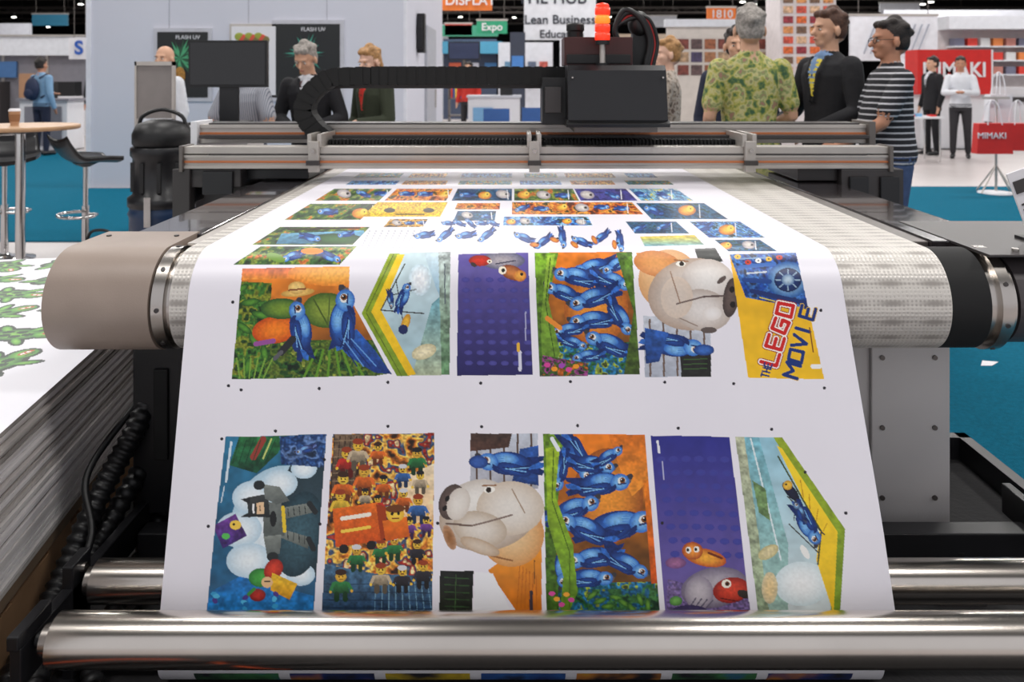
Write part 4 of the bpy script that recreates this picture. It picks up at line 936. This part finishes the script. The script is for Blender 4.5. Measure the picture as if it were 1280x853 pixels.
hang('hanging_sign_board',556,30,590,44,29,mat('sign_red2',(190,60,50),.5)); hang('hanging_sign_board',1100,4,1150,15,33,FAS); hang('hanging_sign_board',40,18,84,32,30,mat('sign_teal2',(50,120,150),.5))
b=B('exhibition_booth'); W2=mat('booth_cool_white',(196,198,206),.6)
b.bx(-4.2,-2.5,30,30.2,0,3.4,W2); b.bx(-2.4,-.6,27,27.2,0,2.7,mat('booth_slate',(54,64,86),.6)); b.bx(-.5,1.2,25,25.2,0,2.5,W2); b.bx(-3.2,-.6,29,29.3,2.9,3.3,mat('booth_green_band',(60,150,120),.6))
b.bx(-2.4,-.4,26.6,27,2.2,2.6,mat('booth_cyan',(60,130,160),.6)); b.bx(1.6,5,28,28.2,0,2.8,W2)
for k in range(5): b.bx(-2.2+k*.6,-1.8+k*.6,26.95,27,1.2,1.9,mat('pan%d'%(k%3),[(200,90,60),(200,200,210),(60,110,160)][k%3],.6))
for k in range(4): b.bx(-.3+k*.36,-.04+k*.36,24.96,25,1.1,1.9,mat('pam%d'%(k%4),[(90,130,160),(190,160,120),(80,90,110),(170,80,70)][k],.6,var=.4,scale=10))
b.done()
b=B('display_pillar'); b.bx(-.1,.25,18.5,18.8,0,2.45,mat('pillar_dark',(50,56,72),.5)); b.bx(-.12,.27,18.48,18.82,0,.1,BLK); b.bx(-.06,.21,18.47,18.5,1.2,1.9,mat('pillar_screen',(60,110,170),.4,emit=.3)); b.done()
b=B('reception_counter'); a=P(585,150,16); c=P(650,122,16)
b.bx(a.x,c.x,16,16.6,.02,c.z,WHITE); b.bx(a.x-.03,c.x+.03,15.95,16.65,c.z,c.z+.04,W2); b.bx(a.x,c.x,16.02,16.58,0,.02,BLK); b.bx(a.x+.1,a.x+.5,15.98,16,.3,.8,LBL); b.bx(c.x-.4,c.x-.15,16.1,16.3,c.z+.04,c.z+.35,BLK); b.done()
b=B('large_display_screen'); a=P(560,75,20); c=P(600,52,20); b.bx(a.x,c.x,20,20.08,a.z,c.z,BLK); b.bx(a.x+.03,c.x-.03,19.99,20,a.z+.03,c.z-.03,mat('dim_screen',(50,60,90),.3)); b.cyl(((a.x+c.x)/2,20.04,.02),((a.x+c.x)/2,20.04,a.z),.04,ALUD); b.bx((a.x+c.x)/2-.3,(a.x+c.x)/2+.3,19.8,20.3,0,.02,ALUD); b.done()
b=B('product_shelf_unit'); a=P(560,150,18.5); c=P(582,100,18.5); 
for z in(.1,.5,.9,1.3): b.bx(a.x,c.x,18.5,18.9,z,z+.03,ALUD)
for x in(a.x,c.x-.03): b.bx(x,x+.03,18.5,18.9,0,1.35,ALUD)
for k in range(6): b.bx(a.x+.06+.05*k,a.x+.1+.05*k,18.55,18.8,.93,1.15,mat('box%d'%(k%3),[(200,60,50),(60,90,160),(230,200,80)][k%3],.6))
b.done()
# ================================================================= RIGHT DISTANCE
b=B('photo_display_wall'); a=P(800,160,16); c=P(972,18,16)
b.bx(a.x+.55,c.x,16,16.15,0,c.z-.25,mat('wall_cream',(206,198,190),.6))
pc=[(120,60,50),(160,110,76),(90,70,70),(170,140,110),(150,90,60),(70,60,90)]
for i in range(9):
    for j in range(3):
        x=a.x+.75+i*.27+.0; z=1.45+j*.26
        if x+.22<c.x: b.bx(x,x+.22,15.98,16,z,z+.2,mat('photo%d'%((i*2+j*3)%6),pc[(i*2+j*3)%6],.5,var=.5,scale=14))
b.bx(a.x+.5,c.x,15.92,16.15,c.z-.25,c.z-.1,FAS); b.done()
b=B('display_tower'); a=P(975,170,15); c=P(1045,-12,15); a.z=0
b.bx(a.x,c.x,15,15.85,0,c.z,mat('tower_white',(212,204,204),.6))
for i in range(4):
    for j in range(11):
        b.bx(a.x+.06+i*.25,a.x+.24+i*.25,14.98,15,.9+j*.19,1.03+j*.19,mat('thumb%d'%((i*3+j)%6),[(200,80,60),(210,140,84),(150,50,60),(210,170,136),(120,90,70),(210,100,46)][(i*3+j)%6],.5,var=.5,scale=20))
b.bx(a.x-.02,c.x+.02,14.97,15.87,0,.1,ALU); b.done()
hang('hanging_sign_board',1063,20,1172,76,18,FAS,[],None)
b=B('fabric_banner'); a=P(1080,70,17.9); c=P(1160,30,17.9)
for k in range(9):
    x=a.x+.15*k; b.add([(x,17.95,a.z+.05),(x+.03,17.95,a.z+.05),(x+.3,17.95,c.z),(x+.26,17.95,c.z)],[(0,1,2,3)],mat('grey_lines',(150,156,170),.6))
b.done()
b=B('exhibition_booth'); D_=19
a=P(1172,165,D_); c=P(1300,22,D_)
b.bx(a.x,c.x+3,D_,D_+.2,0,c.z,mat('booth_warm',(206,198,198),.6)); b.bx(a.x,c.x+3,D_-.5,D_,c.z-.3,c.z,FAS)
for j in range(3):
    b.bx(a.x+.2,c.x+2.6,D_-.35,D_,1.45+j*.33,1.48+j*.33,FAS)
    for i in range(15): b.bx(a.x+.25+i*.3,a.x+.47+i*.3,D_-.3,D_-.05,1.48+j*.33,1.66+j*.33,mat('prod%d'%((i+j*2)%5),[(210,60,50),(210,210,210),(220,130,70),(180,120,110),(110,110,130)][(i+j*2)%5],.6))
b.bx(a.x+.3,c.x+2,D_-1.2,D_-.6,0,.95,WHITE); b.done()
b=B('red_booth_sign'); D_=15.5; a=P(1147,118,D_); c=P(1241,62,D_)
b.bx(a.x,c.x,D_,D_+.5,a.z,c.z,RED); b.bx(c.x-.03,c.x,D_-.01,D_,a.z,c.z,PAPER); b.bx(a.x+.1,c.x-.1,D_+.1,D_+.4,0.02,a.z,WHITE); b.bx(a.x,c.x,D_+.05,D_+.45,0,.02,BLK)
o=b.done(); q=P(1191,88,D_); text('MIMAKI',(q.x+.02,D_-.02,q.z),.4,PAPER,o,bold=.02,sx=.92)
b=B('reception_counter'); b.bx(7.0,8.0,16.3,16.9,.02,.95,WHITE); b.bx(6.95,8.05,16.25,16.95,.95,1.0,W2); b.bx(7.0,8.0,16.32,16.88,0,.02,BLK); b.done()
b=B('brochure_table'); b.bx(6.4,7.1,13.2,13.8,.72,.75,WHITE)
for x in(6.45,7.05):
    for y in(13.25,13.75): b.cyl((x,y,0),(x,y,.72),.015,CHROME,n=8)
for k in range(5): b.bx(6.45+k*.12,6.54+k*.12,13.3,13.45,.75,.76+.02*(k%3),[PAPER,RED,LBL][k%3])
b.done()
b=B('large_format_plotter'); b.bx(9.6,11.4,16.4,17,.8,1.2,WHITE); b.bx(9.7,11.3,16.35,16.4,.9,1.0,DGREY); b.bx(9.7,9.8,16.4,17,0,.8,ALUD); b.bx(11.2,11.3,16.4,17,0,.8,ALUD); b.bx(9.5,9.75,16.3,17,.85,1.25,RED); b.done()
b=B('exhibition_booth'); b.bx(2.8,4.3,22,22.2,0,2.6,mat('booth_beige',(190,170,150),.6)); b.bx(12,20,26,26.2,0,3.6,W2); b.bx(-30,-17,28,28.2,0,3.3,W2); b.bx(-14,-6,33,33.2,0,2.9,mat('booth_blue2',(90,110,150),.6)); b.bx(4.6,11,30,30.2,0,2.9,GW); b.done()
CP=.012
b=B('bag_display_stand'); D_=9.6; q=P(1245,120,D_)
b.cyl((q.x,D_,.03),(q.x,D_,1.15),.015,ALU); b.lathe((q.x,D_,CP),[(.2,0),(.2,.012),(.02,.03)],WHITE); b.bx(q.x-.16,q.x+.16,D_-.012,D_+.012,1.14,1.17,ALU)
for t in range(4): 
    a=math.pi/2*t+.4; b.cyl((q.x,D_,.35),(q.x+.25*math.cos(a),D_+.25*math.sin(a),.022),.01,ALU,n=8)
b.done()
def bag(px,py0,py1,w,D_,m,nm='shopping_bag'):
    b=B(nm); t=P(px,py0,D_); u=P(px,py1,D_); x=t.x
    pts=[(x-w*.44,t.z),(x+w*.44,t.z),(x+w*.5,u.z),(x-w*.5,u.z)]
    b.prism(pts,'Y',D_-.06,D_+.06,m)
    for sy in(-.06,.06): b.tube(catmull([(x-w*.2,D_+sy,t.z-.02),(x-w*.13,D_+sy*.6,t.z+.2),(x,D_,t.z+.27),(x+w*.13,D_+sy*.6,t.z+.2),(x+w*.2,D_+sy,t.z-.02)],6),.007,PAPER,n=6)
    o=b.done(bevel=.006); return o
o=bag(1240,154,192,.42,9.35,RED); q=P(1240,170,9.27); text('MIMAKI',(q.x,9.27,q.z),.1,PAPER,o)
bag(1272,154,188,.36,9.45,RED); bag(1248,118,152,.3,9.75,PAPER)
# ================================================================= PEOPLE
HS=1.07
def person(name,x,y,rz,H=1.75,top=None,bottom=None,hair=None,skin=None,inner=None,la=None,ra=None,lean=0,hyaw=0,hpitch=0,long_hair=False,sleeve='long',jacket=False,broad=1.,voxel=.008,bald=False,shoes=None,glasses=False,hands=True,extra=None,stride=0,tie=None,belly=0,z=0.):
    S=H/1.765
    skin=skin or mat('skin',(206,160,132),.55,var=.05); shoes=shoes or BLKS
    hair=hair or mat('hair_brown',(70,50,38),.7,bump=.3,bscale=120)
    T=B('tmp'); kd=[]; 
    Rl=Matrix.Rotation(math.radians(-lean),3,'X'); piv=Vector((0,0,.95))
    def U(p): p=Vector(p); return Rl@(p-piv)+piv
    hp=Vector((0,0,1.5)); Rh=Matrix.Rotation(math.radians(hyaw),3,'Z')@Matrix.Rotation(math.radians(-hpitch),3,'X')
    def Hd(p): return U(Rh@((Vector(p)-hp)*HS)+hp)
    Rhi=Rh.inverted(); Rli=Rl.inverted()
    def Hinv(p): return (Rhi@((Rli@(Vector(p)-piv)+piv)-hp))/HS+hp
    Rhd=Rl@Rh
    names=['skin','hair','top','bottom','shoes','inner','tie']
    M={'skin':skin,'hair':hair,'top':top,'bottom':bottom,'shoes':shoes,'inner':inner or top,'tie':tie or top}
    def ring(tag,st,n=24,step=.02,R=None):
        out=[]
        for i in range(len(st)-1):
            p0,a0,b0=st[i];p1,a1,b1=st[i+1]; p0,p1=Vector(p0),Vector(p1); k=max(1,int((p1-p0).length/step))
            for j in range(k):
                t=j/k; out.append((p0.lerp(p1,t),a0+(a1-a0)*t,b0+(b1-b0)*t))
        out.append((Vector(st[-1][0]),st[-1][1],st[-1][2]))
        vs=[];fs=[]
        for p,a,b_ in out:
            for k in range(n):
                q=2*math.pi*k/n; vs.append(U(p+Vector((a*math.cos(q),b_*math.sin(q),0))))
        for i in range(len(out)-1):
            for k in range(n): k2=(k+1)%n; fs.append((i*n+k,i*n+k2,(i+1)*n+k2,(i+1)*n+k))
        fs.append(tuple(reversed(range(n)))); fs.append(tuple((len(out)-1)*n+k for k in range(n)))
        T.add(vs,fs,BLK); kd.extend((v,tag) for v in vs)
    def lt(tag,pts,rs,n=14,step=.014,sy=1.):
        out=[];rr=[]
        pts=[Vector(p) for p in pts]
        for i in range(len(pts)-1):
            k=max(1,int((pts[i+1]-pts[i]).length/step))
            for j in range(k): t=j/k; out.append(pts[i].lerp(pts[i+1],t)); rr.append(rs[i]+(rs[i+1]-rs[i])*t)
        out.append(pts[-1]); rr.append(rs[-1])
        o=len(T.v); T.tube(out,rr,BLK,n=n,sy=sy); 
        kd.extend((Vector(v),tag) for v in T.v[o:])
        for e,rad in((0,rs[0]),(-1,rs[-1])): el(tag,pts[e],(rad,rad,rad),nu=12,nv=8)
    def el(tag,c,r,R=None,nu=18,nv=12):
        if R is Rhd: r=tuple(v*HS for v in r)
        o=len(T.v); T.ell(c,r,BLK,R,nu,nv); kd.extend((Vector(v),tag) for v in T.v[o:])
    bw=broad
    j=.012 if jacket else 0
    ring('top',[((0,0,.80 if jacket else .90),(.175+j)*bw,.12+j+belly*.3),((0,0,.95),(.168+j)*bw,.118+j+belly*.6),((0,belly*.5,1.08),(.152+j)*bw,.108+j+belly),((0,belly*.3,1.22),(.165+j)*bw,.115+j+belly*.5),((0,0,1.34),(.182+j)*bw,.118+j),((0,0,1.41),(.172+j)*bw,.10+j*.7),((0,-.005,1.455),(.12)*bw,.075),((0,-.005,1.49),.07,.06)])
    ring('bottom',[((0,0,.82),.158*bw,.11),((0,0,.93),.166*bw,.114+belly*.4)])
    for sx in(-1,1):
        fy=stride*sx
        hipz=.88; kn=(sx*.105,fy*.5+.02,.50); an=(sx*.115,fy,.09)
        lt('bottom',[(sx*.088,0,hipz),kn,(sx*.115,fy-.005,.12)],[.092*bw,.064,.05],n=16)
        lt('shoes',[(sx*.115,fy-.05,.045),(sx*.12,fy+.05,.042),(sx*.128,fy+.165,.03)],[.042,.042,.03],n=12)
        lt('shoes',[(sx*.115,fy-.055,.02),(sx*.12,fy+.05,.02),(sx*.13,fy+.18,.018)],[.02,.02,.017],n=10)
    lt('skin',[U((0,-.01,1.44)),Hd((0,-.005,1.56))],[.060,.054])
    el('skin',Hd((0,-.012,1.655)),(.073,.09,.088),Rhd,24,16)
    el('skin',Hd((0,.022,1.60)),(.058,.066,.078),Rhd,22,14)
    el('skin',Hd((0,.055,1.545)),(.034,.03,.026),Rhd)
    lt('skin',[Hd((0,.082,1.635)),Hd((0,.108,1.598))],[.009,.015],n=10,step=.006)
    el('skin',Hd((0,.072,1.65)),(.05,.018,.012),Rhd); el('skin',Hd((0,.088,1.565)),(.022,.009,.008),Rhd)
    for sx in(-1,1): el('skin',Hd((sx*.082,-.005,1.61)),(.011,.02,.032),Rhd,12,8); el('skin',Hd((sx*.038,.06,1.60)),(.02,.02,.02),Rhd)
    if not bald:
        el('hair',Hd((0,-.026,1.672)),(.082,.094,.085),Rhd,24,16)
        el('hair',Hd((0,-.055,1.62)),(.075,.055,.075),Rhd,20,14)
        for (u,v,w_,r_) in [(.02,.05,1.715,.034),(-.03,.045,1.715,.034),(.045,.01,1.725,.03),(-.045,0,1.73,.03),(0,-.03,1.745,.04),(.05,-.06,1.70,.035),(-.05,-.06,1.70,.035),(0,-.1,1.67,.04)]: el('hair',Hd((u,v,w_)),(r_,r_,r_*.75),Rhd,12,8)
    else:
        el('hair',Hd((0,-.05,1.60)),(.074,.05,.035),Rhd)
    if long_hair:
        for sx in(-1,1): lt('hair',[Hd((sx*.066,-.03,1.68)),Hd((sx*.078,-.035,1.58)),Hd((sx*.072,-.04,1.48))],[.026,.028,.018],n=12)
        lt('hair',[Hd((0,-.07,1.66)),Hd((0,-.085,1.56)),Hd((0,-.075,1.45))],[.05,.05,.03],n=14)
    if jacket and inner:
        el('inner',U((0,.108+belly*.2,1.33)),(.042,.03,.13),Rl); el('inner',U((0,.05,1.465)),(.055,.04,.03),Rl)
        for sx in(-1,1): lt('top',[U((sx*.065,.07,1.455)),U((sx*.052,.128,1.36)),U((sx*.012,.14+belly*.5,1.18))],[.014,.016,.008],n=8)
        if tie: lt('tie',[U((-.03,.10,1.44)),U((-.012,.145+belly*.4,1.22))],[.009,.008],n=8); lt('tie',[U((.03,.10,1.44)),U((-.012,.145+belly*.4,1.22))],[.009,.008],n=8)
    else:
        for sx in(-1,1): lt('inner' if inner else 'top',[U((sx*.03,-.065,1.485)),U((sx*.062,-.01,1.487)),U((sx*.035,.06,1.455))],[.011,.012,.011],n=8)
    for sx,A in((-1,la),(1,ra)):
        sh=Vector((sx*.178*bw,-.005,1.395))
        if A is None: A=((sx*.235*bw,-.03,1.12),(sx*.245*bw,.05,.88))
        e,w=Vector(A[0]),Vector(A[1])
        e=sh+(e-sh).normalized()*.29; w=e+(w-e).normalized()*.255
        sh,e,w=U(sh),U(e),U(w)
        au=.012 if (jacket or sleeve=='long') else .006
        if sleeve=='long':
            lt('top',[sh,e,w],[.058+au,.045+au,.033+au*.8])
        else:
            mid=sh.lerp(e,.72); lt('top',[sh,mid],[.06+au,.058+au]); lt('skin',[sh.lerp(e,.6),e,e.lerp(w,.35),w],[.043,.038,.039,.026])
        d=(w-e).normalized(); side=d.cross(Vector((0,0,1)) if abs(d.z)<.8 else Vector((0,1,0))).normalized()*(1 if sx>0 else -1)
        nn=side.cross(d).normalized()
        R=Matrix((side,d,nn)).transposed()
        pc=w+d*.055; el('skin',pc,(.038,.052,.017),R,16,12); lt('skin',[w-d*.02,w+d*.03],[.024,.026])
        if hands:
            for k,(o,L) in enumerate([(-.03,.058),(-.010,.075),(.010,.07),(.029,.058)]):
                b0=pc+side*o+d*.035; cu=-nn if nn.z>0 else nn
                b1=b0+d*L*.5+cu*.006; b2=b1+(d*.8+cu*.6).normalized()*L*.35; b3=b2+(d*.4+cu).normalized()*L*.3
                lt('skin',[b0,b1,b2,b3],[.0095,.009,.0085,.0075],n=8,step=.008)
            s_=side*(-1)
            lt('skin',[w+d*.025+s_*.02,w+d*.05+s_*.05,w+d*.085+s_*.058],[.013,.011,.009],n=8,step=.008)
        else: el('skin',pc+d*.05,(.034,.04,.014),R)
    me=bpy.data.meshes.new('t'); me.from_pydata(T.v,[],T.f); ob=bpy.data.objects.new('t',me); sc.collection.objects.link(ob)
    m=ob.modifiers.new('r','REMESH'); m.mode='VOXEL'; m.voxel_size=voxel
    m2=ob.modifiers.new('s','SMOOTH'); m2.factor=.5; m2.iterations=2
    dg=bpy.context.evaluated_depsgraph_get(); dg.update()
    nm=bpy.data.meshes.new_from_object(ob.evaluated_get(dg)); bpy.data.objects.remove(ob)
    K=kdtree.KDTree(len(kd))
    for i,(v,t) in enumerate(kd): K.insert(v,i)
    K.balance()
    nm.materials.clear()
    for t in names: nm.materials.append(M[t] or top)
    mi=[]
    for p in nm.polygons:
        c=p.center; co_,i,d_=K.find(c); tg=kd[i][1]
        if tg in('skin','hair') and c.z>1.3:
            q=Hinv(c)
            if q.z>1.53 and abs(q.x)<.13:
                if bald: tg='hair' if (1.575<q.z<1.635 and q.y<-.015 and abs(q.x)<.081) else 'skin'
                else:
                    front=1.690-.25*abs(q.x)+(.008 if q.y>.03 else 0)
                    side_=q.y<-.012+max(0,(q.z-1.62))*.75 and q.z>1.568
                    ear=abs(q.x)>.0795 and q.z<1.648 and q.y>-.04
                    tg='hair' if ((q.z>front) or side_) and not ear else 'skin'
                    if long_hair and kd[i][1]=='hair' and q.y<.02: tg='hair'
            elif not long_hair and tg=='hair': tg='skin'
        mi.append(names.index(tg))
    nm.polygons.foreach_set('material_index',mi); nm.polygons.foreach_set('use_smooth',[True]*len(mi))
    nm.transform(Matrix.Scale(S,4)); nm.update(); nm.name=name
    o=bpy.data.objects.new(name,nm); sc.collection.objects.link(o); o.location=(x,y,z); o.rotation_euler=(0,0,math.radians(rz))
    F=B('face_details'); EW=mat('eye_white',(215,212,208),.3); EP=mat('eye_dark',(40,28,22),.3); LIP=mat('lip',(160,92,82),.5)
    for sx in(-1,1):
        F.ell(Hd((sx*.03,.0775,1.622))*S,(.011*S,.008*S,.0055*S),EW,Rhd,12,8); F.ell(Hd((sx*.03,.0845,1.622))*S,(.005*S,.004*S,.005*S),EP,Rhd,10,6)
        F.ell(Hd((sx*.031,.087,1.641))*S,(.017*S,.006*S,.004*S),hair,Rhd,12,6)
        if glasses:
            pts=[Hd((sx*.032+.022*math.cos(a),.096,1.622+.016*math.sin(a)))*S for a in [2*math.pi*k/16 for k in range(17)]]
            F.tube(pts,.0022*S,BLK,n=6); F.tube([Hd((sx*.054,.096,1.626))*S,Hd((sx*.08,.0,1.628))*S],.002*S,BLK,n=6)
    if glasses: F.tube([Hd((-.01,.098,1.624))*S,Hd((.01,.098,1.624))*S],.002*S,BLK,n=6)
    F.ell(Hd((0,.094,1.566))*S,(.022*S,.006*S,.0045*S),LIP,Rhd,14,8)
    if extra=='lanyard':
        LY=mat('lanyard_blue',(40,90,180),.5)
        for sx in(-1,1): F.tube([U((sx*.06,.05,1.47))*S,U((sx*.05,.125+j,1.38))*S,U((0,.15+j+belly,1.15))*S],.005*S,LY,n=6)
        q=U((0,.152+j+belly,1.09))*S; F.bx(q.x-.04,q.x+.04,q.y-.003,q.y+.003,q.z-.055,q.z+.06,PAPER)
    if extra=='backpack':
        BP=mat('navy_pack',(28,40,70),.7)
        F.ell(U((0,-.19,1.2))*S,(.14*S,.1*S,.21*S),BP); F.ell(U((0,-.26,1.12))*S,(.1*S,.06*S,.1*S),BP)
        for sx in(-1,1): F.tube([U((sx*.1,-.13,1.4))*S,U((sx*.12,.0,1.47))*S,U((sx*.12,.125,1.35))*S,U((sx*.13,.1,1.15))*S,U((sx*.12,-.12,1.05))*S],.016*S,BP,n=8)
    fo=F.done(local=True); fo.parent=o
    return o
SK2=mat('skin_tan',(184,130,102),.55,var=.05); SK3=mat('skin_light',(218,176,154),.55,var=.04)
GREYH=mat('hair_grey',(150,144,138),.8,bump=.6,bscale=90,var=.35,scale=50); BLOND=mat('hair_blond',(168,126,80),.65,bump=.5,bscale=90,var=.35,scale=50); DARKH=mat('hair_dark',(36,27,24),.6,bump=.5,bscale=90); BROWN=mat('hair_brown2',(80,52,38),.65,bump=.5,bscale=90,var=.3,scale=50)
SUIT=mat('suit_black',(23,23,28),.85,bump=.7,bscale=12); NAVY=mat('navy_cloth',(30,36,58),.85,bump=.7,bscale=12); WSH=mat('shirt_white',(212,214,220),.8,bump=.9,bscale=12); JEAN=mat('denim',(66,82,118),.9,var=.15,scale=30,bump=.6,bscale=14); KHAKI=mat('trouser_dark',(42,40,44),.85,bump=.6,bscale=12)
TROP=patch_mat('tropical_shirt',[(58,92,60),(110,130,66),(170,166,80),(192,184,132),(130,148,88),(156,120,100)],20)
STR=stripe_mat('striped_polo',(22,22,30),(190,190,196),9.,'Z',.8,.82)
CHK=stripe_mat('checked_shirt',(160,162,170),(90,96,112),22.,'X',.8,.8)
BEI=patch_mat('patterned_top',[(80,72,68),(166,152,138),(190,180,170),(110,92,82)],30)
RSH=mat('red_shirt',(192,46,36),.8); OLV=mat('olive_vest',(70,84,44),.8); LBS=mat('light_blue_shirt',(124,160,192),.85,bump=.6,bscale=14)
person('man',-1.64,6.5,175,1.70,SUIT,KHAKI,GREYH,inner=WSH,jacket=True,lean=10,hpitch=18,hyaw=-8,la=((-.27,.02,1.13),(-.10,.24,1.1)),ra=((.27,.02,1.13),(.08,.24,1.08)),tie=mat('tie_grey',(90,60,60),.6))
person('woman',-1.15,6.6,140,1.66,mat('olive_jacket',(44,50,34),.85,bump=.6,bscale=12),KHAKI,BLOND,SK3,inner=RSH,jacket=True,long_hair=True,lean=3,hpitch=12,hyaw=6,broad=.94,la=((-.24,.04,1.12),(-.1,.28,1.12)),ra=((.25,0,1.1),(.2,.2,.98)),tie=RSH)
person('woman',1.20,6.3,75,1.71,BEI,KHAKI,BLOND,SK3,long_hair=False,hyaw=25,broad=.9,la=((-.24,.04,1.12),(-.08,.26,1.15)),extra='lanyard')
person('man',1.47,5.0,4,1.84,TROP,KHAKI,GREYH,sleeve='short',broad=1.06,la=((-.25,-.02,1.12),(-.2,.16,1.0)),ra=((.25,-.02,1.12),(.18,.18,1.02)),hyaw=-12,belly=.03)
person('man',1.60,5.75,170,1.76,NAVY,KHAKI,DARKH,broad=1.06)
person('man',2.1,5.35,112,1.86,SUIT,SUIT,BROWN,inner=mat('shirt_blue',(120,150,190),.8),jacket=True,hyaw=-8,broad=1.03,tie=mat('lanyard_y2',(220,200,60),.5),la=((-.26,.02,1.13),(-.16,.24,1.02)),ra=((.27,.03,1.12),(.14,.26,1.05)))
person('man',2.25,4.8,84,1.74,STR,JEAN,DARKH,SK2,sleeve='short',glasses=True,broad=1.14,belly=.06,hyaw=5,la=((-.25,.12,1.16),(-.18,.36,1.0)),ra=((.26,.08,1.14),(.16,.32,.98)),z=CP)
person('man',7.57,14.5,100,1.78,SUIT,SUIT,DARKH,jacket=True,inner=WSH,voxel=.014,hands=False)
person('man',7.75,13.9,150,1.76,WSH,KHAKI,DARKH,SK2,voxel=.014,hands=False,la=((-.24,.1,1.16),(-.05,.26,1.15)),ra=((.24,.1,1.16),(.05,.26,1.15)),stride=.05)
person('man',-8.45,14.3,-20,1.74,LBS,NAVY,DARKH,SK2,voxel=.014,hands=False,extra='backpack',la=((-.26,.1,1.15),(-.1,.26,1.12)),sleeve='long',z=CP)
person('man',-8.75,16.8,190,1.70,SUIT,SUIT,DARKH,SK2,voxel=.016,hands=False)
person('man',-3.28,7.5,150,1.69,WSH,NAVY,BROWN,bald=True,voxel=.01,hands=False,hyaw=20,z=CP)
person('man',-2.08,6.25,165,1.62,CHK,JEAN,BROWN,sleeve='short',voxel=.01,lean=8,la=((-.28,.08,1.15),(-.14,.3,1.08)),ra=((.28,.08,1.15),(.16,.3,1.06)))
person('man',-1.0,17.4,160,1.74,RSH,KHAKI,DARKH,voxel=.02,hands=False)
person('man',11.0,14.6,200,1.78,SUIT,SUIT,DARKH,voxel=.02,hands=False)
# ================================================================= LIGHT
w=bpy.data.worlds.new('world'); sc.world=w; w.use_nodes=True
w.node_tree.nodes['Background'].inputs[0].default_value=(.95,.95,1,1); w.node_tree.nodes['Background'].inputs[1].default_value=.72
def area(x,y,z,sx,sy,P_,col=(1,.975,.95),rot=(0,0,0)):
    l=bpy.data.lights.new('ceiling_lamp','AREA'); l.shape='RECTANGLE'; l.size=sx; l.size_y=sy; l.energy=P_; l.color=col
    o=bpy.data.objects.new('ceiling_lamp',l); sc.collection.objects.link(o); o.location=(x,y,z); o.rotation_euler=rot
for y in(0.5,5,10,16):
    for x in(-7,-2.2,2.6,7.5): area(x,y,6.2,1.4,.9,122 if y<6 else 160)
for y in(24,36):
    for x in(-14,0,14): area(x,y,6.2,5,4,680)
for y in(12,17): area(13,y,6.2,3,3,230); area(-13,y,6.2,3,3,180)
